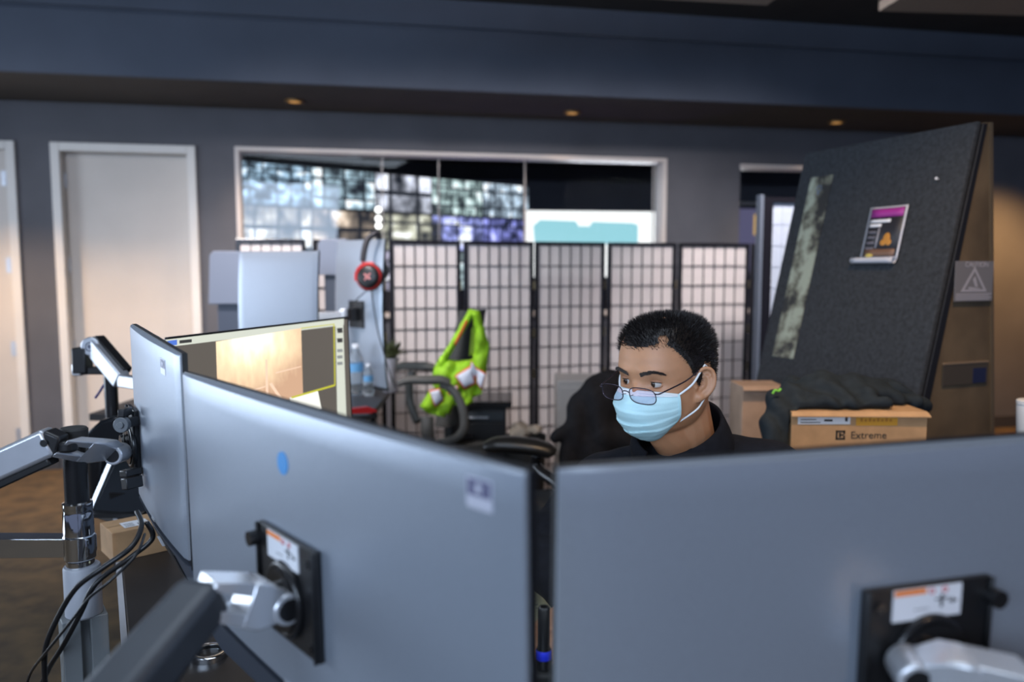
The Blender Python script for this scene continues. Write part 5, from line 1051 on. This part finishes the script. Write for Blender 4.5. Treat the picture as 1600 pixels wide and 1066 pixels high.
m = MB(); m.lathe([(.026, 0), (.030, .004), (.038, h-.02), (.037, h-.012), (.03, h-.008)], n=32); m.build('cup_body', mat('tumbler_white', (.62, .62, .62), .35), tu, smooth=50); m = MB(); m.lathe([(.039, h-.012), (.039, h-.003), (.034, h), (0, h)], n=32, cap=False); m.build('lid', mat('tumbler_white', (.62, .62, .62)), tu, smooth=40)
# ------------------------------------------------------------------ the person
skin = mat('skin', (.45, .225, .120), .48, noise=.10, nscale=26, bump=.05); skin.node_tree.nodes['Principled BSDF'].inputs['Subsurface Weight'].default_value = .12
skin.node_tree.nodes['Principled BSDF'].inputs['Subsurface Radius'].default_value = (.012, .004, .002)
eye_w = mat('eye_white', (.50, .46, .43), .2); iris_m = mat('iris', (.035, .018, .010), .15); pupil_m = mat('pupil', (.003, .003, .003), .1)
lid_m = mat('lid_skin', (.33, .155, .085), .5)
hair_m = mat('hair_black', (.010, .008, .008), .45, spec=.4); brow_m = mat('brow_hair', (.018, .012, .010), .6)
fleece = mat('fleece_navy', (.0075, .0085, .013), .92, spec=.2, noise=.3, nscale=60, bump=.25)
HY, HPITCH = math.radians(-47), math.radians(6)
HO = at(1041, 583, 1.50)
HM = Matrix.Translation(HO) @ Matrix.Rotation(HY, 4, 'Z') @ Matrix.Rotation(HPITCH, 4, 'X')
FD = (HM.to_3x3() @ V((0, -1, 0)))
BF = V((-.50, -.866, 0)); BR_ = V((-.866, .50, 0)).normalized()       # body facing, and the person's right-hand side
SIT = V((.40, 1.74, 0))
pers = thing('person', (SIT.x, SIT.y, 0), 'seated person in a navy jacket, glasses and pale blue face mask', 'person')
TAB = [(.128, .002, .002, .002), (.125, .030, .040, .030), (.115, .056, .070, .050), (.100, .074, .086, .062), (.080, .086, .097, .0705), (.055, .0935, .103, .0755), (.030, .096, .104, .0775), (.010, .0935, .101, .0775),
       (-.008, .0905, .096, .0770), (-.028, .0905, .088, .0765), (-.048, .0915, .078, .0755), (-.068, .0915, .066, .0715), (-.086, .0900, .052, .0650), (-.102, .0860, .036, .0540), (-.113, .0780, .018, .0400), (-.121, .0600, .000, .0240), (-.124, .036, -.030, .004)]
TAB = [((z*.89 if z < 0 else z*.835), a, b, c) for z, a, b, c in TAB]
ZT = TAB[0][0]
def tabz(z):
    T_ = TAB
    if z >= T_[0][0]: return T_[0][1:]
    for a, b in zip(T_, T_[1:]):
        if a[0] >= z >= b[0]:
            t = (a[0]-z)/(a[0]-b[0]); return tuple(a[i]*(1-t)+b[i]*t for i in (1, 2, 3))
    return T_[-1][1:]
def gs(x, z, cx, cz, sx, sz): return math.exp(-((x-cx)/sx)**2-((z-cz)/sz)**2)
def head_pt(phi, z, extra=0.0, feat=True):
    """phi 0 = front, +pi/2 = the person's left"""
    Fz, Bz, Wz = tabz(z); c, s = math.cos(phi), math.sin(phi); n = 2.25
    ext = Fz if c >= 0 else Bz
    r = (abs(s/Wz)**n+abs(c/ext)**n)**(-1/n); x, y = r*s, -r*c
    if feat and c > 0:
        ax = abs(x)
        d = .024*gs(x, z, 0, -.043, .0125, .015)+.012*gs(x, z, 0, -.020, .009, .020)+.005*gs(ax, z, .015, -.050, .008, .008)
        d += .0050*gs(ax, z, .030, .021, .022, .009)-.0105*gs(ax, z, .0325, -.001, .016, .0105)-.004*gs(x, z, 0, .004, .012, .008)
        d += .004*gs(ax, z, .046, -.028, .018, .015)+.006*gs(x, z, 0, -.072, .022, .010)+.006*gs(x, z, 0, -.108, .018, .012)-.003*gs(x, z, 0, -.090, .020, .006)
        y -= d
    q = V((x, y, z))
    if extra:
        nrm = V((s/Wz, -c/ext, .25 if z > .09 else 0)).normalized(); q += nrm*extra
    return q
def headmesh(mb, M):
    rows = []
    nz, nphi = 110, 144
    for j in range(nz+1):
        t = j/nz; z = ZT-(ZT+.1103)*(.5-.5*math.cos(PI*t)); rows.append([M @ head_pt(2*PI*i/nphi, z) for i in range(nphi)])
    mb.grid(rows, close=True); mb.bm.faces.new([mb.bm.verts[-1]] * 0) if False else None
    mb.merge(1e-6); mb.bm.verts.ensure_lookup_table()
    bmesh.ops.holes_fill(mb.bm, edges=mb.bm.edges[:], sides=0)
def ear(mb, M, sgn):
    E_ = M @ Matrix.Translation((sgn*.0770, -.002, -.012)) @ Matrix.Rotation(-sgn*.50, 4, 'Z') @ Matrix.Rotation(-.15, 4, 'X') @ Matrix.Scale(1, 4)
    P = lambda a, z, o: E_ @ V((sgn*o, a, z))
    rim = [(-.012, -.010, .004), (-.016, .006, .007), (-.012, .022, .010), (-.001, .031, .012), (.012, .028, .014), (.019, .014, .016), (.018, -.002, .016), (.012, -.015, .013), (.002, -.026, .009), (-.008, -.031, .006), (-.012, -.022, .004), (-.012, -.010, .004)]
    mb.tube([P(*p) for p in rim], .0040, n=8, sub=4)
    mb.tube([P(.006, .018, .010), P(.010, .008, .011), (P(.008, -.006, .011)), P(.0, -.014, .009)], .0034, n=8, sub=4)     # antihelix
    mb.ball(P(-.003, -.024, .006), (.009, .009, .009), n=12, m=8)
    mb.ball(P(-.012, -.006, .006), .0055, n=10, m=6)
    A = [P(a, z, o-.007) for a, z, o in rim[:-1]]; Bk = [P(a*.6, z*.6, -.012) for a, z, o in rim[:-1]]; mb.hull(A+Bk)
def capw(mb, a, ra, b, rb, n=18):
    a, b = V(a), V(b); q = MB(); pts = []
    for c, r in ((a, ra), (b, rb)):
        for j in range(1, 8):
            t = PI*j/8
            for i in range(n): an = 2*PI*i/n; pts.append(c+V((r*math.sin(t)*math.cos(an), r*math.sin(t)*math.sin(an), r*math.cos(t))))
        pts += [c+V((0, 0, r)), c-V((0, 0, r))]
    mb.hull(pts)
def ell(mb, c, rx, ry, rz, d):
    """ellipsoid: rx along the person's right, ry along facing"""
    M = Matrix(((BR_.x, BF.x, 0), (BR_.y, BF.y, 0), (0, 0, 1))); pts = []
    for j in range(1, 10):
        t = PI*j/10
        for i in range(22): an = 2*PI*i/22; pts.append(V(c)+M @ V((rx*math.sin(t)*math.cos(an), ry*math.sin(t)*math.sin(an), rz*math.cos(t))))
    mb.hull(pts)
# joints
NB = HM @ V((0, .052, -.150)); NT = HM @ V((0, .030, -.045))
CH = V((NB.x+.02, NB.y+.04, .90)); BE = V((.375, 1.66, .70)); PE = V((.40, 1.72, .55))
SC_ = V((NB.x+.005, NB.y+.035, .995))
SR = SC_+BR_*.170+V((0, 0, -.055)); SL = SC_-BR_*.170+V((0, 0, .012))
ER = V((.055, 1.52, .845)); WRr = V((.125, 1.300, .832)); EL = V((.56, 1.27, .84)); WLl = V((.36, 1.14, .808))
KR = V((.13, 1.36, .54)); KL = V((.38, 1.22, .54)); AR = V((.11, 1.40, .09)); AL = V((.40, 1.24, .09)); HR = PE+BR_*.09; HL = PE-BR_*.09
body = MB(); headmesh(body, HM)
for s in (1, -1): ear(body, HM, s)
capw(body, NT, .058, NB, .060); capw(body, HM @ V((0, -.030, -.10)), .030, HM @ V((0, .02, -.135)), .045)
capw(body, NB, .060, SC_+V((0, 0, -.03)), .075)
ell(body, SC_+V((0, 0, -.06)), .155, .085, .075, 0); ell(body, CH, .155, .105, .14, 0); ell(body, BE, .16, .13, .14, 0); ell(body, PE, .17, .13, .11, 0)
for s_, e_, w_ in ((SR, ER, WRr), (SL, EL, WLl)): capw(body, s_, .052, e_, .040); capw(body, e_, .040, w_, .027)
for h_, k_, a_ in ((HR, KR, AR), (HL, KL, AL)): capw(body, h_, .078, k_, .058); capw(body, k_, .056, a_, .036)
def hand(mb, W, D, up, thumb_side, curl=.5):
    D = V(D).normalized(); up = V(up).normalized(); S = D.cross(up).normalized()*thumb_side; up = S.cross(D)*thumb_side
    P = lambda d, s, u: W+D*d+S*s+up*u
    mb.hull([P(d, s, u) for d, hs, hu in ((-.012, .024, .015), (.03, .036, .015), (.085, .041, .011)) for s in (-hs, hs) for u in (-hu, hu)]+[P(d, s*.8, u) for d, s, u in ((.03, .036, .02), (.03, -.036, .02), (.085, .04, .016), (.085, -.04, .016))])
    for k, (s, l, b) in enumerate(((.030, .070, .0), (.010, .078, .006), (-.011, .073, .004), (-.031, .058, -.004))):
        a = P(.080+b, s, .003); c1 = .25*curl; pts = [a]; dirv = D+S*(s*1.2); ang = .12*curl
        for seg, fr_k in enumerate((.45, .31, .24)):
            ang += (.30+.12*seg)*curl; d_ = (dirv.normalized()*math.cos(ang)-up*math.sin(ang)); pts.append(pts[-1]+d_*l*fr_k)
        rr = (.0095, .0088, .0080, .0068)
        for i in range(3): capw(mb, pts[i], rr[i], pts[i+1], rr[i+1], 10)
    t0 = P(.018, .026, -.004); t1 = P(.048, .050, -.010); t2 = P(.078, .056, -.018); capw(mb, t0, .0125, t1, .0105, 10); capw(mb, t1, .0105, t2, .0085, 10)
def foot(mb, A, d):
    capw(mb, A+V((0, 0, -.02)), .038, A+V(d)*.05+V((0, 0, -.055)), .030); capw(mb, A+V(d)*.05+V((0, 0, -.055)), .030, A+V(d)*.17+V((0, 0, -.062)), .025)
hand(body, WRr+V((-.012, -.018, -.004)), (-.60, -.80, -.16), (-.12, -.12, 1), -1, .75)
hand(body, WLl+V((-.02, -.006, -.004)), (-.92, -.35, -.10), (-.1, 0, 1), 1, .6)
capw(body, WRr, .028, WRr+V((-.02, -.03, -.005)), .026); capw(body, WLl, .028, WLl+V((-.03, -.01, -.004)), .026)
for A_ in (AR, AL): foot(body, A_, BF)
body = vox(body, .0028, 3, .5)
EYES = []
for s in (1, -1):     # eyeballs, lids: same mesh, sharper than the voxel skin
    c = V((s*.0315, -.0696, -.0015)); EYES.append(c); G_ = (V((-.27, -.95, -.06))).normalized(); q = G_.to_track_quat('Z', 'Y'); r = .0122
    rows = []
    for j in range(19):
        t = PI*.62*j/18; rows.append([HM @ (c+q @ V((r*math.sin(t)*math.cos(2*PI*i/24), r*math.sin(t)*math.sin(2*PI*i/24), r*math.cos(t)+(.0008 if t < .42 else 0)))) for i in range(24)])
    for j in range(18): body.grid(rows[j:j+2], mi=(2 if j < 4 else 3) if False else (3 if j*PI*.62/18 < .20 else 2 if j*PI*.62/18 < .52 else 1), close=True)
    for top in (1, 0):
        R_ = .0136; rows_i = []
        for j in range(9):
            e_ = (math.radians(16 if top else -27))+(math.radians(70 if top else -50))*j/8; row = []
            for i in range(19):
                a = math.radians(-80+160*i/18); k = math.cos(a)**.7 if math.cos(a) > 0 else 0
                ee = e_*(k if j == 0 else .35+.65*k) if j < 3 else e_
                row.append(HM @ (c+V((R_*math.sin(a)*math.cos(ee)*1.12, -R_*math.cos(a)*math.cos(ee), R_*math.sin(ee)))))
            rows_i.append(row)
        body.grid(rows_i, mi=4)
        # lash line
        if top: body.tube(rows_i[0][2:17], .0007, n=6, sub=0, mi=3)
bo_ = body.build('body', [skin, eye_w, iris_m, pupil_m, lid_m], pers, world=True, smooth=180)
# ---- hair: scalp cap and short bristles
def hairline(phi):
    """lowest z of hair at angle phi"""
    a = abs(math.atan2(math.sin(phi), math.cos(phi)))
    pts = [(0, .060), (.30, .063), (.55, .064), (.80, .058), (1.02, .040), (1.15, .026), (1.30, .000), (1.46, -.020), (1.58, -.018), (1.66, .022), (2.0, .018), (2.15, -.030), (2.5, -.060), (PI, -.072)]
    for p, q in zip(pts, pts[1:]):
        if p[0] <= a <= q[0]: t = (a-p[0])/(q[0]-p[0]); return p[1]*(1-t)+q[1]*t
    return -.07
def density(phi, z):
    a = math.atan2(math.sin(phi), math.cos(phi)); f = min(1, max(0, (z-hairline(phi)+.004)/.014))
    thin = math.exp(-((abs(a)-.60)/.20)**2-((z-.078)/.013)**2)
    return f*(1-.55*thin)
rows = []; nphi = 260
cap_m = MB(); zl = [z*.835 for z in (.1278, .126, .123, .119, .114, .108, .102, .096, .09, .083, .076, .069, .062, .055, .048, .04, .032, .024, .016, .008, 0)]+[ -.008, -.016, -.025, -.035, -.045, -.055, -.065, -.072]
zl = [z for a, b in zip(zl, zl[1:]) for z in (a, (a+b)/2)]+[zl[-1]]
grid_v = {}
for j, z in enumerate(zl):
    for i in range(nphi):
        phi = 2*PI*i/nphi; th = .0045*min(1, max(0, (z-hairline(phi))/.02)); grid_v[i, j] = cap_m.bm.verts.new(HM @ head_pt(phi, z, .0006+th))
for j in range(len(zl)-1):
    for i in range(nphi):
        phi = 2*PI*(i+.5)/nphi; z = (zl[j]+zl[j+1])/2
        if density(phi, z) > .62: cap_m.bm.faces.new([grid_v[i, j], grid_v[(i+1) % nphi, j], grid_v[(i+1) % nphi, j+1], grid_v[i, j+1]])
bmesh.ops.delete(cap_m.bm, geom=[v for v in cap_m.bm.verts if not v.link_faces], context='VERTS')
rnd = random.Random(11)
cnt = 0
while cnt < 15000:
    phi = rnd.uniform(-PI, PI); z = ZT-.184*rnd.random()**1.15
    if rnd.random() > density(phi, z): continue
    z = min(z, ZT-.0006); p = head_pt(phi, z); e = head_pt(phi, z, .01)
    nrm = (V((p.x, p.y-.005, (z-.01)*1.05)).normalized()); l = rnd.uniform(.009, .015)*(1 if z > .04 else .6)
    tg = V((0, -.25, .35)) if math.cos(phi) > .2 else V((0, .3, .1)); d = (nrm+tg*.6+V((rnd.uniform(-.45, .45), rnd.uniform(-.45, .45), rnd.uniform(-.4, .45)))).normalized()
    s = d.cross(V((rnd.uniform(-1, 1), rnd.uniform(-1, 1), rnd.uniform(-1, 1)))).normalized()*.00055
    th = .003*min(1, max(0, (z-hairline(phi))/.02)); b0 = p+nrm*th
    cap_m._new([HM @ (b0-s), HM @ (b0+s), HM @ (b0+d*l)], [(0, 1, 2)]); cnt += 1
bmesh.ops.recalc_face_normals(cap_m.bm, faces=cap_m.bm.faces[:])
cap_m.build('hair', hair_m, pers, world=True, smooth=0)
for s in (1, -1):   # eyebrows of short strokes
    m = MB()
    for k in range(340):
        t = rnd.random(); x = s*(.0125+.040*t); z = .0155+.0075*math.sin(min(1, t*1.25)*PI*.62)-.006*max(0, t-.7)*2+rnd.uniform(-.0042, .0040)*(1-.6*t)
        phi = math.atan2(x, .085); Fz, Bz, Wz = tabz(z)
        for _ in range(5): p = head_pt(phi, z); phi += (x-p.x)/.09
        p = head_pt(phi, z, .0008); d = V((s*.8, .15, .35-.6*t+rnd.uniform(-.2, .2))).normalized()*rnd.uniform(.005, .008); w_ = V((0, 0, .00055))
        o_ = V((0, -.0016, 0)); m._new([HM @ (p-w_), HM @ (p+w_), HM @ (p+d+o_)], [(0, 1, 2)])
    m.build('eyebrow', brow_m, pers, world=True, smooth=0)
# ---- face mask
MT = [(z*.89, a, b) for z, a, b in [(-.014, .0965, .079), (-.024, .1085, .080), (-.036, .1185, .0805), (-.050, .1225, .0805), (-.066, .1205, .0790), (-.082, .1160, .0755), (-.098, .1090, .0690), (-.112, .0990, .0600), (-.124, .0850, .0480), (-.131, .0680, .036)]]
def mask_pt(u, v, off=0.0):
    """u -1..1 across, v 0 top .. 1 bottom"""
    k = v*(len(MT)-1); i = min(int(k), len(MT)-2); t = k-i; z, Fz, Wz = [MT[i][j]*(1-t)+MT[i+1][j]*t for j in range(3)]
    span = math.radians(51-9*max(0, v-.60)/.40); phi = u*span; c, s = math.cos(phi), math.sin(phi); n = 2.0
    r = (abs(s/(Wz+.003))**n+abs(c/Fz)**n)**(-1/n)
    z2 = z-.009*abs(u)**2.2*(1-v)+.030*abs(u)**2.4*v
    pl = 0
    for k_, (v0, dp) in enumerate(((.36, .0030), (.53, .0042), (.70, .0048))):
        w_ = v-v0-.035*math.sin(2.3*u+1.7*k_)-.02*mnoise.noise(V((u*2.5, k_*3, 1))); pl += dp*(max(0, 1-w_/.15) if w_ > 0 else max(0, 1+w_/.018))*(1-.75*abs(u)**1.6)
    r += off+pl+.0030*mnoise.noise(V((u*2.4, v*4.0, 3)))*(.4+v)+.0022*abs(math.sin(v*13+u*5+4*mnoise.noise(V((u*1.9, v*2.2, 7)))))*max(0, v-.35)
    return V((r*s, -r*c, z2))
mask_b = mat('mask_blue', (.46, .70, .76), .75, bump=.1, nscale=300); mask_w = mat('mask_white', (.72, .78, .82), .75); stitch_m = mat('mask_stitch', (.50, .62, .70), .8)
nu, nv = 60, 56; G0 = [[HM @ mask_pt(-1+2*i/nu, j/nv) for i in range(nu+1)] for j in range(nv+1)]; G1 = [[HM @ mask_pt(-1+2*i/nu, j/nv, -.0016) for i in range(nu+1)] for j in range(nv+1)]
m = MB(); m.slab(G0, G1); mk = m.build('face_mask', mask_b, pers, world=True, smooth=60)
def strip(name, mt, u0, u1, v0, v1, off, a=40, b=4):
    lo = [[HM @ mask_pt(u0+(u1-u0)*i/a, v0+(v1-v0)*j/b, off) for i in range(a+1)] for j in range(b+1)]; hi = [[HM @ mask_pt(u0+(u1-u0)*i/a, v0+(v1-v0)*j/b, off-.0011) for i in range(a+1)] for j in range(b+1)]
    q = MB(); q.slab(lo, hi); o = q.build(name, mt, pers, world=True, smooth=60); o.parent = mk; return o
strip('nose_strip', mask_w, -1, 1, 0, .10, .0008)
for s in (1, -1): strip('edge_band', mask_b, s*.95, s*1.0, .0, .86, .0010, 4, 30)
q = MB()
for vv in (.045, .085):
    for i in range(60):
        u = .15+.8*i/60; q.tube([HM @ mask_pt(u, vv, .0019), HM @ mask_pt(u+.007, vv, .0019)], .0004, n=5, sub=0)
o = q.build('stitching', stitch_m, pers, world=True, smooth=0); o.parent = mk
for s in (1, -1):
    e = V((s*.0830, .024, .014)); eb = V((s*.0830, .034, -.034))
    q = MB(); q.tube([HM @ mask_pt(s*.985, .02, .001), HM @ V((s*.0825, -.036, -.006)), HM @ V((s*.0840, -.012, .012)), HM @ V((s*.0850, .002, .023))], .0020, n=8, sub=6); q.tube([HM @ V((s*.0850, .002, .023)), HM @ V((s*.083, .016, .010)), HM @ V((s*.081, .014, -.026)), HM @ V((s*.0815, -.006, -.046)), HM @ V((s*.0795, -.028, -.058)), HM @ mask_pt(s*.97, .84, .0008)], .0017, n=8, sub=6)
    o = q.build('ear_loop', mask_w, pers, world=True, smooth=180); o.parent = mk
# ---- glasses low on the nose
GM = HM @ Matrix.Translation((0, -.1215, -.0150)) @ Matrix.Rotation(math.radians(10), 4, 'X')
fr_m = mat('spectacle_metal', (.06, .05, .07), .25, metal=.8)
gl_ = MB()
def lens_outline(s, k=1.0, n=44):
    pts = []
    for i in range(n):
        a = 2*PI*i/n; c, sn = math.cos(a), math.sin(a); e = 2.9; r = (abs(c/.0268)**e+abs(sn/(.0158 if sn < 0 else .0148))**e)**(-1/e)
        x = r*c*k; z = r*sn*k; pts.append(V((s*.0345+x, .004*((x+s*.0345)/.06)**2*1.4, z-.0012*(s*x/.027))))
    return pts
for s in (1, -1): P_ = [GM @ p for p in lens_outline(s)]; gl_.tube(P_+[P_[0]], .00095, n=8, sub=0)
gl_.tube([GM @ V((.0085, 0, .003)), GM @ V((.004, -.001, .0065)), GM @ V((-.004, -.001, .0065)), GM @ V((-.0085, 0, .003))], .0010, n=8, sub=5)
for s in (1, -1):
    gl_.tube([GM @ V((s*.061, .006, .005)), GM @ V((s*.066, .007, .005)), GM @ V((s*.0685, .012, .005))], .0013, n=8, sub=4)
    gl_.tube([GM @ V((s*.010, .000, -.002)), GM @ V((s*.0095, .006, -.003)), GM @ V((s*.0085, .009, -.004))], .0006, n=6, sub=3)
spec = gl_.build('spectacles', fr_m, pers, world=True, smooth=180)
lens_m = bpy.data.materials.new('lens_clear'); lens_m.use_nodes = True; nt = lens_m.node_tree; nt.nodes.clear(); out = nt.nodes.new('ShaderNodeOutputMaterial'); mx = nt.nodes.new('ShaderNodeMixShader'); t_ = nt.nodes.new('ShaderNodeBsdfTransparent'); g_ = nt.nodes.new('ShaderNodeBsdfGlossy'); fz = facing_mix(nt, .04, .3); g_.inputs['Roughness'].default_value = .03; t_.inputs[0].default_value = (.94, .90, .94, 1)
nt.links.new(fz, mx.inputs[0]); nt.links.new(t_.outputs[0], mx.inputs[1]); nt.links.new(g_.outputs[0], mx.inputs[2]); nt.links.new(mx.outputs[0], out.inputs[0])
for s in (1, -1):
    q = MB(); P_ = lens_outline(s, .985); q.prism([GM @ p for p in P_], GM.to_3x3() @ V((0, .0014, 0))); o = q.build('lens', lens_m, pers, world=True, smooth=0); o.parent = spec
    q = MB(); q.tube([GM @ V((s*.0685, .012, .005)), HM @ V((s*.0800, -.055, .003)), HM @ V((s*.0825, -.022, .013)), HM @ V((s*.0840, .000, .020)), HM @ V((s*.083, .014, .012)), HM @ V((s*.081, .018, .000))], .0014, n=8, sub=6); o = q.build('temple', fr_m, pers, world=True, smooth=180); o.parent = spec
# ---- navy jacket
jk = MB(); ell(jk, SC_+V((0, 0, -.055)), .190, .100, .070, 0); ell(jk, CH, .192, .135, .17, 0); ell(jk, BE, .195, .165, .17, 0); ell(jk, PE+V((0, 0, .06)), .20, .16, .09, 0)
capw(jk, NB+V((0, 0, -.035)), .070, SC_+V((0, 0, -.02)), .09)
for s_, e_, w_ in ((SR, ER, WRr), (SL, EL, WLl)): capw(jk, s_, .066, e_, .058); capw(jk, e_, .058, w_+(e_-w_)*.04, .043); capw(jk, s_, .066, SC_+(s_-SC_)*.40, .072)
jk = vox(jk, .006, 8, .5)
for v_ in jk.bm.verts:
    c = v_.co; k = mnoise.noise(c*9)*.007+mnoise.noise(c*22)*.003
    for e_ in (ER, EL): d = (c-e_).length; k += .006*math.exp(-(d/.13)**2)*math.sin((c-e_).z*85+(c.x+c.y)*45)
    v_.co += v_.normal*(k+.002)
jo_ = jk.build('jacket', fleece, pers, world=True, smooth=180)
m = MB(); rows = []
fa = math.atan2(FD.y*.35+BF.y*.65, FD.x*.35+BF.x*.65)
for j in range(7):
    t = j/6; row = []
    for i in range(61):
        ph = math.radians(17+326*i/60); back = .5-.5*math.cos(ph); fold = math.sin(PI*min(1, t))  # 0 front, 1 back
        ztop = -.030+.086*back**.7; z = -.050*(1-t)+ztop*t; r = .098*(1-t)+(.072+.016*(1-back))*t+.006*fold
        a = fa+ph; cc = NB.lerp(NB+(NT-NB)*.5, t)+BF*(.012*(1-back)) ; row.append(V((cc.x+r*math.cos(a), cc.y+r*math.sin(a), NB.z+.022+z)))
    rows.append(row)
m.grid(rows); cl = m.build('collar', fleece, pers, world=True, smooth=180); cl.parent = jo_; s_ = cl.modifiers.new('cloth', 'SOLIDIFY'); s_.thickness = .006; s_.offset = 0
m = MB(); z_ = [SC_+BF*(.103-.0*k)+V((0, 0, .035-.055*k)) for k in range(0, 7)]
for k in range(len(z_)): z_[k] += BF*(.030*math.sin(min(1, k/5)*PI/2))
m.tube(z_, .0028, n=8, sub=4); zp_ = m.build('zipper', mat('zip_grey', (.05, .05, .055), .4, metal=.5), pers, world=True, smooth=180); zp_.parent = jo_
# ---- trousers and shoes
tr_ = MB(); ell(tr_, PE+V((0, 0, -.01)), .185, .145, .115, 0)
for h_, k_, a_ in ((HR, KR, AR), (HL, KL, AL)): capw(tr_, h_, .090, k_, .070); capw(tr_, k_, .070, a_+V((0, 0, .03)), .056)
tr_ = vox(tr_, .010, 6); tr_.build('trousers', mat('trouser_dark', (.02, .02, .024), .85), pers, world=True, smooth=180)
for A_ in (AR, AL):
    m = MB(); foot_d = BF; capw(m, A_+V((0, 0, -.005)), .048, A_+foot_d*.05+V((0, 0, -.045)), .042); capw(m, A_+foot_d*.05+V((0, 0, -.045)), .043, A_+foot_d*.18+V((0, 0, -.053)), .035); m = vox(m, .008, 3)
    for v_ in m.bm.verts: v_.co.z = max(v_.co.z, .002)
    m.build('shoe', mat('shoe_black', (.012, .012, .012), .5), pers, world=True, smooth=180)
# ---- the person's own chair
oc = thing('office_chair', (SIT.x+.02, SIT.y+.03, 0), 'black office chair under the masked person', 'chair', 'office chairs')
S_ = V((SIT.x+.01, SIT.y-.02, 0))
def rect(c, hw, hd): return [c+BR_*x*hw+BF*y*hd for x, y in ((-1, -1), (1, -1), (1, 1), (-1, 1))]
m = MB(); m.prism([p+V((0, 0, .355)) for p in rect(S_+BF*.05, .25, .26)], (0, 0, .07)); m.build('seat', fabric_b, oc, world=True, bevel=.03, seg=3)
rows0 = []; rows1 = []
for j in range(9):
    t = j/8; z = .50+.44*t; off = -.235-.10*t*t; wd = .23*(1-.25*t**3)
    rows0.append([S_+BF*(off+.05*(x*x))+BR_*wd*x+V((0, 0, z)) for x in (-1, -.66, -.33, 0, .33, .66, 1)]); rows1.append([p-BF*.05 for p in rows0[-1]])
m = MB(); m.slab(rows0, rows1); m.build('backrest', fabric_b, oc, world=True, smooth=50, bevel=.015, seg=3)
m = MB(); m.tube([S_+BF*-.05+V((0, 0, .34)), S_+BF*-.30+V((0, 0, .36)), S_+BF*-.335+V((0, 0, .60))], .022); m.build('back_spine', satin_m, oc, world=True)
m = MB(); m.cyl(S_+V((0, 0, .09)), S_+V((0, 0, .355)), .028); m.build('gas_column', satin_m, oc, world=True)
star(oc, S_.x, S_.y, a0=.1)
# mouse under the hand
mp_ = WRr+V((-.075, -.105, 0)); mo = thing('computer_mouse', (mp_.x, mp_.y, .7402), 'black computer mouse under the hand behind the radio', 'mouse', rz=-.64)
m = MB(); m.ball((0, 0, .004), (.028, .050, .019), n=24, m=14)
for v_ in m.bm.verts: v_.co.z = max(v_.co.z, .0)
m.build('shell', satin_m, mo, smooth=60); m = MB(); m.cyl((-.003, -.030, .017), (.003, -.030, .017), .006, n=16); m.build('scroll_wheel', blackrub_m, mo)
